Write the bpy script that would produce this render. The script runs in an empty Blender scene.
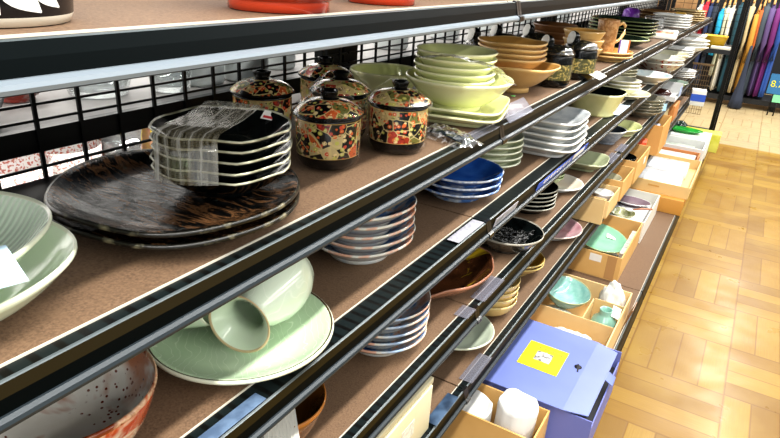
import bpy, bmesh, math, random
from math import sin, cos, pi, tau, floor as ifloor
from mathutils import Vector, Matrix
random.seed(7)
SC = bpy.context.scene
COL = SC.collection

# ------------------------------------------------------------------ camera
CR = Matrix(((0.85433916, 0.51630171, 0.05947392), (0.25260964, -0.31251799, -0.91570786), (-0.45419486, 0.79734877, -0.39741914)))
CAM_H, FPX = 1.18, 604.08
cd = bpy.data.cameras.new('camera'); co = bpy.data.objects.new('camera', cd); COL.objects.link(co)
cd.sensor_width = 36; cd.sensor_fit = 'HORIZONTAL'; cd.lens = FPX / 780 * 36; cd.clip_start = 0.02
m3 = Matrix((CR[0], -Vector(CR[1]), -Vector(CR[2]))).transposed()
co.matrix_world = Matrix.Translation((0, 0, CAM_H)) @ m3.to_4x4()
SC.camera = co

LIP = {'T': 1.1082, 'A': .9271, 'B': .7664, 'C': .5999, 'D': .4225}
DK = {k: v + .0235 for k, v in LIP.items()}
DK['S'] = .153
DK = {k: v + .0007 for k, v in DK.items()}

# ------------------------------------------------------------------ materials
def lin(h):
    if not isinstance(h, str): return (*h[:3], 1)
    v = [int(h[i:i + 2], 16) / 255 for i in (0, 2, 4)]
    return (*[(c / 12.92 if c <= .04045 else ((c + .055) / 1.055) ** 2.4) for c in v], 1)
_mats = {}
class NT:
    def __init__(s, name):
        s.m = bpy.data.materials.new(name); s.m.use_nodes = True; s.t = s.m.node_tree; s.n = s.t.nodes; s.l = s.t.links
        s.b = s.n['Principled BSDF']; s.tc = s.n.new('ShaderNodeTexCoord').outputs['Object']
    def set(s, k, v):
        i = s.b.inputs[k]
        if hasattr(v, 'is_linked'): s.l.new(v, i)
        else: i.default_value = v
    def math(s, op, a, b=0, c=0):
        n = s.n.new('ShaderNodeMath'); n.operation = op
        for i, x in enumerate((a, b, c)):
            if hasattr(x, 'is_linked'): s.l.new(x, n.inputs[i])
            else: n.inputs[i].default_value = x
        return n.outputs[0]
    def map(s, scale=(1, 1, 1), src=None):
        n = s.n.new('ShaderNodeMapping'); n.inputs['Scale'].default_value = scale; s.l.new(src or s.tc, n.inputs[0]); return n.outputs[0]
    def noise(s, scale, detail=3, rough=.5, src=None, dist=0):
        n = s.n.new('ShaderNodeTexNoise'); n.inputs['Scale'].default_value = scale; n.inputs['Detail'].default_value = detail
        n.inputs['Roughness'].default_value = rough; n.inputs['Distortion'].default_value = dist
        s.l.new(src or s.tc, n.inputs['Vector']); return n.outputs['Fac']
    def voro(s, scale, feature='F1', src=None):
        n = s.n.new('ShaderNodeTexVoronoi'); n.feature = feature; n.inputs['Scale'].default_value = scale; s.l.new(src or s.tc, n.inputs['Vector']); return n.outputs
    def wave(s, scale, dist=0, src=None, kind='BANDS', dirn='X'):
        n = s.n.new('ShaderNodeTexWave'); n.wave_type = kind; n.inputs['Scale'].default_value = scale; n.inputs['Distortion'].default_value = dist
        if kind == 'BANDS': n.bands_direction = dirn
        else: n.rings_direction = dirn
        s.l.new(src or s.tc, n.inputs['Vector']); return n.outputs['Fac']
    def ramp(s, fac, stops, const=False):
        n = s.n.new('ShaderNodeValToRGB'); e = n.color_ramp.elements
        if const: n.color_ramp.interpolation = 'CONSTANT'
        while len(e) < len(stops): e.new(.5)
        for k, (p, c) in enumerate(stops): e[k].position = p; e[k].color = lin(c)
        s.l.new(fac, n.inputs[0]); return n.outputs[0]
    def mix(s, f, a, b):
        n = s.n.new('ShaderNodeMix'); n.data_type = 'RGBA'
        for i, x in ((0, f), (6, a), (7, b)):
            if hasattr(x, 'is_linked'): s.l.new(x, n.inputs[i])
            elif i == 0: n.inputs[0].default_value = x
            else: n.inputs[i].default_value = lin(x)
        return n.outputs[2]
    def bump(s, h, strength=.3, dist=.002):
        n = s.n.new('ShaderNodeBump'); n.inputs['Strength'].default_value = strength; n.inputs['Distance'].default_value = dist
        s.l.new(h, n.inputs['Height']); s.l.new(n.outputs[0], s.b.inputs['Normal'])
    def xyz(s):
        n = s.n.new('ShaderNodeSeparateXYZ'); s.l.new(s.tc, n.inputs[0]); return n.outputs

def mk(name, c, rough=.4, metal=0, c2=None, sc=40, lo=.4, hi=.6, bump=0, bsc=None, coat=0, det=3, spec=None):
    if name in _mats: return _mats[name]
    k = NT(name)
    k.set('Roughness', rough); k.set('Metallic', metal)
    if coat: k.set('Coat Weight', coat); k.set('Coat Roughness', .06)
    if spec is not None: k.set('Specular IOR Level', spec)
    if c2 is not None: k.set('Base Color', k.ramp(k.noise(sc, det), [(lo, c), (hi, c2)]))
    else: k.set('Base Color', lin(c))
    if bump: k.bump(k.noise(bsc or sc * 3, 2), bump)
    _mats[name] = k.m; return k.m

def clear(name, tint='FFFFFF', gloss=.14, rough=.06, haze=.0, wr=0, hc='FFFFFF', fac=.75):
    """thin clear plastic: transparent sheet with a glossy film and a little white haze"""
    if name in _mats: return _mats[name]
    k = NT(name); n, l = k.n, k.l
    tr = n.new('ShaderNodeBsdfTransparent'); tr.inputs[0].default_value = lin(tint)
    gl = n.new('ShaderNodeBsdfGlossy'); gl.inputs['Roughness'].default_value = rough
    df = n.new('ShaderNodeBsdfDiffuse'); df.inputs[0].default_value = lin(hc)
    lw = n.new('ShaderNodeLayerWeight'); lw.inputs[0].default_value = .35
    m1 = n.new('ShaderNodeMixShader'); m2 = n.new('ShaderNodeMixShader')
    f = k.math('MULTIPLY_ADD', lw.outputs['Facing'], fac, gloss); f = k.math('MINIMUM', f, .9)
    l.new(f, m1.inputs[0]); l.new(tr.outputs[0], m1.inputs[1]); l.new(gl.outputs[0], m1.inputs[2])
    if wr:
        hz = k.ramp(k.noise(wr, 4, .6, dist=1.5), [(.5, (0, 0, 0)), (.72, (1, 1, 1))])
        hz = k.math('MULTIPLY', hz, haze)
        b = n.new('ShaderNodeBump'); b.inputs['Strength'].default_value = .6; b.inputs['Distance'].default_value = .003
        l.new(k.noise(wr, 2), b.inputs['Height']); l.new(b.outputs[0], gl.inputs['Normal'])
        l.new(hz, m2.inputs[0])
    else: m2.inputs[0].default_value = haze
    l.new(m1.outputs[0], m2.inputs[1]); l.new(df.outputs[0], m2.inputs[2])
    l.new(m2.outputs[0], n['Material Output'].inputs[0])
    _mats[name] = k.m; return k.m

# ------------------------------------------------------------------ object helpers
def tag(o, label=None, cat=None, group=None, kind=None):
    if label: o['label'] = label
    if cat: o['category'] = cat
    if group: o['group'] = group
    if kind: o['kind'] = kind
    return o
def empty(name, loc, label, cat, group=None, rz=0):
    o = bpy.data.objects.new(name, None); COL.objects.link(o); o.empty_display_size = .02
    o.location = loc; o.rotation_euler = (0, 0, rz); return tag(o, label, cat, group)
class MB:
    """collects shapes of ONE mesh object"""
    def __init__(s): s.v = []; s.f = []; s.mi = []; s.sm = []
    def add(s, vs, fs, mi=0, smooth=False):
        b = len(s.v); s.v += [tuple(v) for v in vs]
        for i, f in enumerate(fs):
            s.f.append([b + k for k in f]); s.mi.append(mi[i] if isinstance(mi, list) else mi); s.sm.append(smooth)
        return s
    def box(s, x0, x1, y0, y1, z0, z1, mi=0, bev=0, M=None):
        if bev:
            bm = bmesh.new(); bmesh.ops.create_cube(bm, size=1)
            for v in bm.verts: v.co = Vector(((x0 + x1) / 2 + v.co.x * (x1 - x0), (y0 + y1) / 2 + v.co.y * (y1 - y0), (z0 + z1) / 2 + v.co.z * (z1 - z0)))
            bmesh.ops.bevel(bm, geom=bm.edges[:], offset=bev, segments=2, affect='EDGES', profile=.6)
            return s.bm(bm, mi, True, M)
        vs = [Vector((x, y, z)) for z in (z0, z1) for y in (y0, y1) for x in (x0, x1)]
        if M: vs = [M @ v for v in vs]
        return s.add(vs, [(0, 2, 3, 1), (4, 5, 7, 6), (0, 1, 5, 4), (2, 6, 7, 3), (0, 4, 6, 2), (1, 3, 7, 5)], mi)
    def bm(s, bm, mi=0, smooth=False, M=None):
        bm.verts.index_update()
        vs = [(M @ v.co) if M else v.co.copy() for v in bm.verts]
        s.add(vs, [[v.index for v in f.verts] for f in bm.faces], mi, smooth); bm.free(); return s
    def lathe(s, prof, n=48, mi=0, rf=None, zf=None, M=None):
        """prof (r, z[, mat]) run from outside foot over the rim to the inside centre; rf(a,t,r,z) scales r, zf adds z"""
        rings = []; vs = []; L = len(prof)
        for j, p in enumerate(prof):
            r, z = p[0], p[1]
            if r < 1e-6: rings.append([len(vs)]); vs.append(Vector((0, 0, z + (zf(0, 0, r, z) if zf else 0))))
            else:
                ring = []
                for i in range(n):
                    a = tau * i / n; k = rf(a, j / L, r, z) if rf else 1
                    ring.append(len(vs)); vs.append(Vector((r * k * cos(a), r * k * sin(a), z + (zf(a, j / L, r, z) if zf else 0))))
                rings.append(ring)
        fs = []; ms = []
        for j in range(L - 1):
            A, B = rings[j], rings[j + 1]; m_ = prof[j][2] if len(prof[j]) > 2 else mi
            for i in range(n):
                k = (i + 1) % n
                if len(A) == 1 and len(B) == 1: continue
                if len(A) == 1: fs.append((A[0], B[k], B[i]))
                elif len(B) == 1: fs.append((A[i], A[k], B[0]))
                else: fs.append((A[i], A[k], B[k], B[i]))
                ms.append(m_)
        if M: vs = [M @ v for v in vs]
        return s.add(vs, fs, ms, True)
    def tube(s, pts, r, n=8, mi=0, taper=None):
        pts = [Vector(p) for p in pts]; vs = []; fs = []
        for i, p in enumerate(pts):
            d = (pts[min(i + 1, len(pts) - 1)] - pts[max(i - 1, 0)]).normalized()
            u = d.cross(Vector((0, 0, 1)))
            if u.length < 1e-3: u = d.cross(Vector((0, 1, 0)))
            u.normalize(); w = d.cross(u); rr = r if not taper else taper[i]
            for k in range(n): vs.append(p + (u * cos(tau * k / n) + w * sin(tau * k / n)) * rr)
        for i in range(len(pts) - 1):
            for k in range(n): fs.append((i * n + k, i * n + (k + 1) % n, (i + 1) * n + (k + 1) % n, (i + 1) * n + k))
        fs.append(list(range(n))[::-1]); fs.append([(len(pts) - 1) * n + k for k in range(n)])
        return s.add(vs, fs, mi, True)
    def prism(s, poly, y0, y1, mi=None, smooth=False, M=None):
        """closed polygon in XZ swept along Y; mi per side"""
        n = len(poly); vs = [Vector((x, y0, z)) for x, z in poly] + [Vector((x, y1, z)) for x, z in poly]
        if M: vs = [M @ v for v in vs]
        s.add(vs, [(i, (i + 1) % n, n + (i + 1) % n, n + i) for i in range(n)], list(mi) if mi else 0, smooth)
        return s.add(vs, [list(range(n))[::-1], list(range(n, 2 * n))], 0)
    def mesh(s, name, mats):
        me = bpy.data.meshes.new(name); me.from_pydata(s.v, [], s.f)
        for m in (mats if isinstance(mats, (list, tuple)) else [mats]): me.materials.append(m)
        me.polygons.foreach_set('material_index', s.mi); me.polygons.foreach_set('use_smooth', s.sm); me.update()
        bm = bmesh.new(); bm.from_mesh(me); bmesh.ops.recalc_face_normals(bm, faces=bm.faces[:]); bm.to_mesh(me); bm.free()
        return me
    def obj(s, name, mats, parent=None, loc=(0, 0, 0), rot=(0, 0, 0), label=None, cat=None, group=None, kind=None):
        o = bpy.data.objects.new(name, s.mesh(name, mats)); COL.objects.link(o); o.parent = parent; o.location = loc; o.rotation_euler = rot
        return tag(o, label, cat, group, kind)
def dup(o, loc=None, rz=None, label=None):
    c = o.copy(); COL.objects.link(c)
    if loc is not None: c.location = loc
    if rz is not None: c.rotation_euler = (o.rotation_euler[0], o.rotation_euler[1], rz)
    if label: c['label'] = label
    for ch in list(o.children):
        d = ch.copy(); COL.objects.link(d); d.parent = c
        for g in list(ch.children):
            e = g.copy(); COL.objects.link(e); e.parent = d
    return c
def W(u, v, z):
    """where the line of sight of a photo pixel meets the level z"""
    d = CR.transposed() @ Vector(((u - 390) / FPX, (v - 219) / FPX, 1)); d *= (z - CAM_H) / d.z
    return Vector((d.x, d.y, z))

# ------------------------------------------------------------------ crockery shapes
def bowl_prof(R, h, fr, fh=.005, t=.003, p=1.8, n=10, lip=.0, fl=None):
    """mats: 0 outside, 1 inside, 2 rim"""
    out = [(0, .0015, 0), (fr * .86, .0015, 0), (fr * .9, 0, 0), (fr, 0, 0), (fr, fh * .8, 0)]
    if fl is None: fl = fr
    q = [(fl + (R - fl) * i / n, fh + (h - fh) * (i / n) ** p) for i in range(n + 1)]
    out += [(r, z, 0) for r, z in q[:-1]]
    out[-1] = (*out[-1][:2], 0)
    out += [(R + lip, h - t * .35, 2), (R + lip, h + t * .2, 2), (R - t * .3, h + t * .65, 2)]
    inn = [(max(r - t * .35, 1e-5), z + t) for r, z in q[:-1]][::-1]
    out += [(inn[0][0] + (R - inn[0][0]) * .55, inn[0][1] + (h + t * .5 - inn[0][1]) * .5, 1)]
    out += [(r, z, 1) for r, z in inn] + [(fl * .5, fh + t, 1), (0, fh + t, 1)]
    return out
def sq(nexp, rot=0):
    def f(a, t, r, z):
        a -= rot; return (abs(cos(a)) ** nexp + abs(sin(a)) ** nexp) ** (-1 / nexp)
    return f
def octa(k=8, amt=1):
    def f(a, t, r, z):
        w = pi / k; return 1 + amt * (cos(w) / cos(((a) % (2 * w)) - w) - 1)
    return f
ORD = {1: ['only one'], 2: ['upper', 'lower'], 3: ['topmost', 'middle', 'lowest'], 4: ['topmost', 'second from top', 'third from top', 'lowest'],
       5: ['topmost', 'second from top', 'middle', 'second from bottom', 'lowest'], 6: ['topmost', 'second from top', 'third from top', 'third from bottom', 'second from bottom', 'lowest']}
def stack(name, prof, mats, x, y, z, n, dz, label, cat, group, rf=None, zf=None, rz=0, jit=.0015, seg=48, tilt=0):
    """label has {o} for the place in the stack"""
    src = None
    for i in range(n):
        L = label.format(o=ORD[n][n - 1 - i]); loc = (x + random.uniform(-jit, jit), y + random.uniform(-jit, jit), z + i * dz)
        r = rz + random.uniform(-.05, .05)
        if src is None:
            src = MB().lathe(prof, seg, 0, rf, zf).obj(name, mats, None, loc, (0, 0, r), L, cat, group if n > 1 else None)
        else: dup(src, loc, r, L)
    return src
def dish(name, prof, mats, x, y, z, label, cat, rf=None, zf=None, rz=0, seg=64, rot=None):
    return MB().lathe(prof, seg, 0, rf, zf).obj(name, mats, None, (x, y, z), rot or (0, 0, rz), label, cat)
# ------------------------------------------------------------------ light and view
w = bpy.data.worlds.new('world'); SC.world = w; w.use_nodes = True
w.node_tree.nodes['Background'].inputs[0].default_value = (.93, .97, 1, 1); w.node_tree.nodes['Background'].inputs[1].default_value = .78
def strip_light(name, x, y, z, sx, sy, power, col=(1, .97, .92)):
    d = bpy.data.lights.new(name, 'AREA'); d.shape = 'RECTANGLE'; d.size = sx; d.size_y = sy; d.energy = power; d.color = col
    o = bpy.data.objects.new(name, d); COL.objects.link(o); o.location = (x, y, z); return o
strip_light('ceiling_tube_and_fill', .43, 2.6, 2.75, .11, 12.0, 300)
strip_light('ceiling_tube_and_fill', -1.75, 2.6, 2.75, .11, 12.0, 110)
strip_light('ceiling_tube_and_fill', 2.6, 2.6, 2.75, .11, 12.0, 165)  # row added as soft low-angle fill for the depths of the shelves
strip_light('ceiling_tube_and_fill', 4.6, 2.6, 2.75, .11, 12.0, 260)  # outer row, also added as fill at a still lower angle
SC.view_settings.view_transform = 'Standard'; SC.view_settings.look = 'None'; SC.view_settings.exposure = .42; SC.view_settings.gamma = .93

# ------------------------------------------------------------------ the setting
def floor_mat():
    k = NT('parquet'); B = .303
    X = k.xyz(); u = k.math('DIVIDE', k.math('ADD', X[0], .132), B); v = k.math('DIVIDE', k.math('SUBTRACT', X[1], 2.157), B)
    iu, iv = k.math('FLOOR', u), k.math('FLOOR', v); fu, fv = k.math('SUBTRACT', u, iu), k.math('SUBTRACT', v, iv)
    par = k.math('PINGPONG', k.math('ADD', k.math('ADD', iu, iv), 100), 1)
    a = k.math('ADD', k.math('MULTIPLY', par, fu), k.math('MULTIPLY', k.math('SUBTRACT', 1, par), fv))
    b = k.math('ADD', k.math('MULTIPLY', par, fv), k.math('MULTIPLY', k.math('SUBTRACT', 1, par), fu))
    a4 = k.math('MULTIPLY', a, 4); ia = k.math('FLOOR', a4); fa = k.math('SUBTRACT', a4, ia)
    e1 = k.math('MULTIPLY', k.math('MINIMUM', fa, k.math('SUBTRACT', 1, fa)), .25)
    e2 = k.math('MINIMUM', b, k.math('SUBTRACT', 1, b)); eb = k.math('MINIMUM', a, k.math('SUBTRACT', 1, a))
    e = k.math('MINIMUM', e1, e2)
    cmb = k.n.new('ShaderNodeCombineXYZ'); k.l.new(iu, cmb.inputs[0]); k.l.new(iv, cmb.inputs[1]); k.l.new(ia, cmb.inputs[2])
    wn = k.n.new('ShaderNodeTexWhiteNoise'); k.l.new(cmb.outputs[0], wn.inputs['Vector'])
    base = k.ramp(wn.outputs['Value'], [(0, '7C5C22'), (.35, '8A6826'), (.7, '94732C'), (1, '9C7C32')])
    g = k.noise(1, 4, .6, src=k.map((260, 14, 1))); g2 = k.noise(1, 4, .6, src=k.map((14, 260, 1)))
    gr = k.math('ADD', k.math('MULTIPLY', par, g), k.math('MULTIPLY', k.math('SUBTRACT', 1, par), g2))
    base = k.mix(k.ramp(gr, [(.35, (.32, .32, .32)), (.7, (0, 0, 0))]), base, '785618')
    base = k.mix(k.ramp(k.noise(3.5, 4), [(.45, (0, 0, 0)), (.75, (.45, .45, .45))]), base, 'AC9048')
    # the paler old floor further down the aisle
    base = k.mix(k.ramp(k.math('SUBTRACT', X[1], 5.25), [(.0, (0, 0, 0)), (.03, (.75, .75, .75))]), base, 'B4A482')
    dk = k.ramp(k.math('MINIMUM', e, k.math('MULTIPLY', eb, .55)), [(.0, (.75, .75, .75)), (.011, (0, 0, 0))])
    k.set('Base Color', k.mix(dk, base, '6A4414'))
    k.set('Roughness', k.ramp(k.noise(9, 4), [(.3, (.26,) * 3), (.7, (.42,) * 3)])); k.set('Specular IOR Level', .24)
    k.bump(k.math('ADD', k.math('MULTIPLY', dk, -1), k.noise(60, 3)), .12, .001)
    return k.m
MB().box(-4, 4, -1.5, 10, -.05, 0).obj('floor', floor_mat(), kind='structure')
MB().box(-4, 4, 9.4, 9.5, 0, 3).obj('wall_far', mk('far_wall_paint', 'B08A5C', .7, c2='8A6640', sc=4), kind='structure')
MB().box(1.8, 1.9, -1.5, 5.0, 0, 1.5).obj('unseen_reflector', mk('reflector_grey', '4E5452', .7, c2='848C88', sc=5), kind='structure')  # unseen slab added to shape the rail reflections and the ambient light
MB().box(-3.1, -3.0, -1.5, 9.4, 0, 3).obj('wall_left', mk('side_wall_paint', 'D8D6D0', .7), kind='structure')

# ------------------------------------------------------------------ shelving
m_black = mk('black_steel', '050606', .38, spec=.25)
m_strip = NT('black_steel_slots'); _x = m_strip.xyz()
_s = m_strip.math('PINGPONG', m_strip.math('MULTIPLY', _x[1], 60), .5)
m_strip.set('Base Color', m_strip.ramp(_s, [(.30, '10191A'), (.36, '020303')])); m_strip.set('Roughness', .4); m_strip.set('Specular IOR Level', .25); m_strip = m_strip.m
m_face = mk('black_gloss_rail', '020303', .40, spec=.10)
for _m in (m_face,): _m.node_tree.nodes['Principled BSDF'].inputs['Specular Tint'].default_value = (.5, .72, .78, 1)
m_olive = mk('olive_floor_reflection', '1E1604', .42, spec=.2)  # floor's olive reflection, painted into the upper band of the rail face
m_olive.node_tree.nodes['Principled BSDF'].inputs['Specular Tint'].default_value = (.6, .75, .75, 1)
m_lip = mk('grey_blue_rail_lip', '262E33', .38, .25)
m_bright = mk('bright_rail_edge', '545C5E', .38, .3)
m_lipt = mk('pale_lip_reflection', '78828A', .38, .25)  # top rail lip: its brighter reflection is put into a paler base colour
m_cap = mk('black_plastic_cap', '08090A', .3)
m_white = mk('white_mat_edge', 'CFC8B8', .6)
k = NT('brown_shelf_mat'); _n = k.noise(420, 2, .6); _n2 = k.noise(60, 3)
k.set('Base Color', k.mix(k.ramp(_n2, [(.4, (0, 0, 0)), (.7, (.5, .5, .5))]), k.ramp(_n, [(.3, '59432F'), (.7, '7A6048')]), '70573F')); k.set('Roughness', .8); k.bump(_n, .35, .001); m_mat = k.m
X0 = -.304
def shelf_unit(label):
    """one 1.2 m bay: origin on the floor at the start of the bay"""
    e = empty('shelving_unit', (0, 0, 0), label, 'shelf', 'black shelving bays in one run')
    Ln = 1.2
    for s, lz in LIP.items():
        mlip = m_lipt if s == 'T' else m_lip
        d = lz + .0235; xl = -.342 if s == 'B' else -.3285
        mb = MB(); mb.box(-.532, xl - .0012, .002, Ln - .002, d - .004, d, 0).box(-.598, -.532, .002, Ln - .002, d - .004, d - .0004, 2); mb.box(xl - .0012, xl, .002, Ln - .002, d - .004, d + .0004, 1)  # black strip at the rear paints in the deep shade on the deck
        mb.box(-.598, xl + .002, .002, Ln - .002, d - .030, d - .004, 2)
        b = mb.obj('shelf_board', [m_mat, m_white, m_black], e)
        MB().box(xl, -.3165, .002, Ln - .002, d - .006, d - .0012).obj('front_strip', m_strip, b)
        # price rail: ledge, bright edge, face, rounded lip
        o = lambda dx, dz: (X0 + dx, lz + dz)
        poly = [o(-.0125, .0222), o(-.0118, .0238), o(-.0104, .0232), o(-.0098, .0238), o(-.0088, .0232), o(-.0066, .0152), o(-.0050, .0062), o(-.0034, .0060), o(-.0006, .0042), o(.0003, .0018), o(-.0002, -.0006), o(-.003, -.0018), o(-.0125, -.001)]
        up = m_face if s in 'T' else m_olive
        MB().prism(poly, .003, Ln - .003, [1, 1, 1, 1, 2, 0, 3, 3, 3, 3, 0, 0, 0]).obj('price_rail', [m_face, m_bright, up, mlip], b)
        for y in (.0, Ln):
          MB().prism([o(-.014, -.003), o(-.014, .0255), o(-.0085, .025), o(-.0052, .012), o(-.0035, .0068), o(.0012, .0045), o(.0012, -.0015), o(-.003, -.003)], y - .0085 if y else .0004, y - .0004 if y else .0085).obj('rail_end_cap', m_cap, b)
    mb = MB().box(-.60, -.150, .002, Ln - .002, .149, .153, 0).box(-.150, -.1484, .002, Ln - .002, .149, .1534, 1).box(-.60, -.149, .002, Ln - .002, .12, .149, 2)
    b = mb.obj('base_deck', [m_mat, m_white, m_black], e)
    MB().prism([(-.148, .150), (-.146, .1535), (-.143, .152), (-.138, .142), (-.134, .128), (-.132, .121), (-.136, .118), (-.148, .12)], .003, Ln - .003, [1, 1, 0, 0, 2, 2, 0, 0]).obj('base_rail', [m_black, m_bright, m_face], b)
    MB().box(-.60, -.17, .004, Ln - .004, .0, .12).obj('kick_board', m_black, e)
    for y in (.003, Ln - .045): MB().box(-.64, -.613, y, y + .042, 0, 1.75).obj('upright', m_black, e)
    MB().box(-.612, -.602, .003, Ln - .003, .976, 1.0).obj('back_beam', m_black, e)
    MB().box(-.612, -.602, .003, Ln - .003, .12, .940).obj('back_panel', m_black, e)  # solid panel added out of sight to keep the space under the shelves dark
    wm = MB(); y = .329 - (-.324) - .0473 * 13
    while y < Ln - .004:
        wm.box(-.6018, -.5985, y - .0019, y + .0019, .938, 1.32) if y > .002 else 0; y += .0473
    z = .944
    while z < 1.32:
        if not .97 < z < 1.005: wm.box(-.6045, -.6018, .003, Ln - .003, z - .0014, z + .0014)
        z += .0162
    wm.obj('wire_mesh_panel', m_black, e)
    return e
U = shelf_unit('nearest black shelving bay, carrying the black plates and lidded cups'); U.location = (0, -.324, 0)
for i, L in enumerate(('second black shelving bay, carrying the blue plates and yellow-green bowls', 'third black shelving bay, carrying the tan mug and the kraft boxes', 'farthest black shelving bay, next to the black display rack')):
    dup(U, (0, .876 + 1.2 * i, 0), 0, L)

# the shelving of the next aisle, seen through the wire mesh
m_gdeck = mk('grey_laminate', '8A8784', .45, c2='73706D', sc=9)
e = empty('shelving_unit', (-.8, 2, 0), 'grey shelf of the next aisle behind the wire mesh back', 'shelf')
MB().box(-.36, .155, -2.3, 2.4, .967, .985, bev=.002).obj('shelf_board', m_gdeck, e)
MB().box(-.359, .155, -2.3, 2.4, .842, .86, bev=.002).obj('shelf_board', mk('grey_laminate_low', '9C9894', .5), e)
for y in (-2.32, 2.402): MB().box(-.36, .155, y, y + .018, 0, 1.2).obj('side_panel', mk('rear_unit_panel', 'B9B6B0', .6), e)
d = bpy.data.lights.new('added_rear_fill', 'AREA'); d.shape = 'RECTANGLE'; d.size = 4.5; d.size_y = .9; d.energy = 30; d.color = (1, .97, .93)  # added area lamp, no fixture there: fill for the things behind the mesh
o = bpy.data.objects.new('added_rear_fill', d); COL.objects.link(o); o.location = (-2.0, 1.5, 1.35); o.rotation_euler = (pi / 2, 0, -pi / 2)
d = bpy.data.lights.new('added_cup_light', 'AREA'); d.shape = 'RECTANGLE'; d.size = .02; d.size_y = 2.0; d.energy = 3.2; d.color = (1, .97, .93)  # lamp added under the grey shelf to brighten the cups, no real fixture
o = bpy.data.objects.new('added_cup_light', d); COL.objects.link(o); o.location = (-.652, 1.0, .9655); o.rotation_euler = (0, .45, 0)
# ------------------------------------------------------------------ glazes
def glaze(name, c, c2=None, sc=30, lo=.35, hi=.7, rough=.14, bump=0): return mk(name, c, rough, 0, c2, sc, lo, hi, bump, coat=.3)
def carved(name, c, c2, c3):
    k = NT(name); w1 = k.wave(26, 9, src=k.map((1, 1, .4)), kind='BANDS', dirn='DIAGONAL')
    f = k.ramp(w1, [(.42, (0, 0, 0)), (.5, (1, 1, 1)), (.58, (0, 0, 0))]); n = k.noise(14, 2)
    k.set('Base Color', k.mix(k.math('MULTIPLY', f, .8), k.ramp(n, [(.3, c), (.7, c2)]), c3)); k.set('Roughness', .13); k.set('Coat Weight', .3); _mats[name] = k.m; return k.m
m_cel = glaze('celadon', 'D6E6CC', 'DFECD6', 12); m_celw = glaze('celadon_rim', 'DEE3CC'); m_celd = carved('celadon_carved', 'AEC6A4', 'BDD2B2', 'DCE8D2')
m_cel2 = carved('celadon_carved_pale', 'D6E4CC', 'DDE8D4', 'E8F0DE')
m_ceti = glaze('celadon_blue', '84B3A4', '97C0B0', 30); m_cegr = glaze('celadon_green', '86BE9C', '95C8A8', 20)
m_iron = glaze('iron_brown_rim', '4A3320')
def lacquer():
    k = NT('black_streaked_glaze'); n = k.noise(1, 5, .65, src=k.map((20, 70, 40)), dist=1.2); n2 = k.noise(90, 4, .7)
    c = k.ramp(n, [(.42, '030404'), (.50, '0A0908'), (.57, '5A3E26'), (.66, '060808'), (.9, '16150F')])
    c = k.mix(k.ramp(n2, [(.66, (0, 0, 0)), (.72, (.6, .6, .6))]), c, '3A4A42')
    k.set('Base Color', c); k.set('Roughness', k.ramp(n2, [(.3, (.14,) * 3), (.7, (.3,) * 3)])); k.set('Specular IOR Level', .09); k.bump(k.noise(1, 4, src=k.map((45, 110, 60))), .35, .002); return k.m
m_lacq = lacquer(); m_lrim = mk('worn_gold_rim', '14130E', .3, c2='77725A', sc=70, lo=.52, hi=.66)
m_blk = glaze('black_glaze', '060808', '0E1414', 60, rough=.1); m_blkrim = mk('cream_rim', '8A8870', .25, c2='D2D0B8', sc=60)
m_iv = glaze('ivory', 'DAD8C6', 'E3E1D2', 20); m_wht = glaze('white_glaze', 'EEEFEB', 'F2F2EE', 25)

def labelled_paper(name, c='EDEBE4'): return mk(name, c, .6)
m_paper = labelled_paper('white_paper'); m_red = mk('red_print', 'C02A30', .5); m_blueprint = mk('blue_print', '2A55B8', .5); m_grey = mk('grey_print', '8F9296', .6)
m_wrap = clear('clear_film', gloss=.010, haze=.01, wr=60, fac=.17); m_bag = clear('clear_bag', gloss=.08, haze=.3, wr=110); m_holder = clear('clear_holder', 'ECEDF2', .015, haze=.2, hc='A4A3AE', fac=.08, rough=.2)

# ------------------------------------------------------------------ top shelf (only the feet show)
z = DK['T']
e = empty('flower_pot', (-.398, .197, z), 'black pot with white flower petals at left end of the top shelf', 'pot')
MB().lathe([(0, .002), (.036, .002), (.038, 0), (.042, 0), (.0432, .003), (.0440, .0045, 1), (.0455, .02, 1), (.047, .05, 1), (.048, .075, 1), (.0485, .08), (.046, .08), (.043, .04), (.038, .008), (0, .007)], 64).obj('pot_body', [mk('pot_ivory', 'DDD8C8', .35), mk('pot_black', '121215', .25)], e)
pt = MB()
def pot_r(zz): return .0444 + (zz - .0045) * .055
for a0, z0, ang, ln, wd in [(-1.62, .026, -1.75, .020, .014), (-1.36, .028, -1.95, .022, .014), (-1.12, .026, -1.35, .019, .016), (-.90, .024, -1.6, .018, .006), (-.62, .026, -.95, .026, .017), (-.28, .024, -.72, .026, .014), (.05, .020, -.6, .020, .008), (-1.2, .045, 1.2, .03, .012)]:
    vs = []
    for i in range(9):
        t = i / 8; w_ = wd * .5 * sin(pi * t ** .75) + .0004
        for sgn in (-1, 1):
            q = ln * t; u_ = q * cos(ang) - sgn * w_ * sin(ang); zz = z0 + q * sin(ang) + sgn * w_ * cos(ang); zz = max(.0062, min(.074, zz)); a = a0 + u_ / .046
            vs.append(((pot_r(zz) + .0006) * cos(a), (pot_r(zz) + .0006) * sin(a), zz))
    pt.add(vs, [(2 * i, 2 * i + 1, 2 * i + 3, 2 * i + 2) for i in range(8)], 0, True)
pt.obj('petal_pattern', mk('petal_white', 'E2E0DA', .3), e); e.scale = (1.12, 1.12, 1.12)
m_ver = glaze('vermilion_lacquer', 'C0391E', 'CE4726', 10)
for x, y, D, L in ((-.372, .432, .088, 'red lacquer bowl foot near the middle of the top shelf'), (-.378, .612, .075, 'red lacquer bowl at the right on the top shelf, mostly cut off')):
    dish('lacquer_bowl', bowl_prof(D * .75, .06, D * .5, .009, .004, 2.0), [m_ver, m_ver, m_ver], x, y, z, L, 'bowl')
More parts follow.
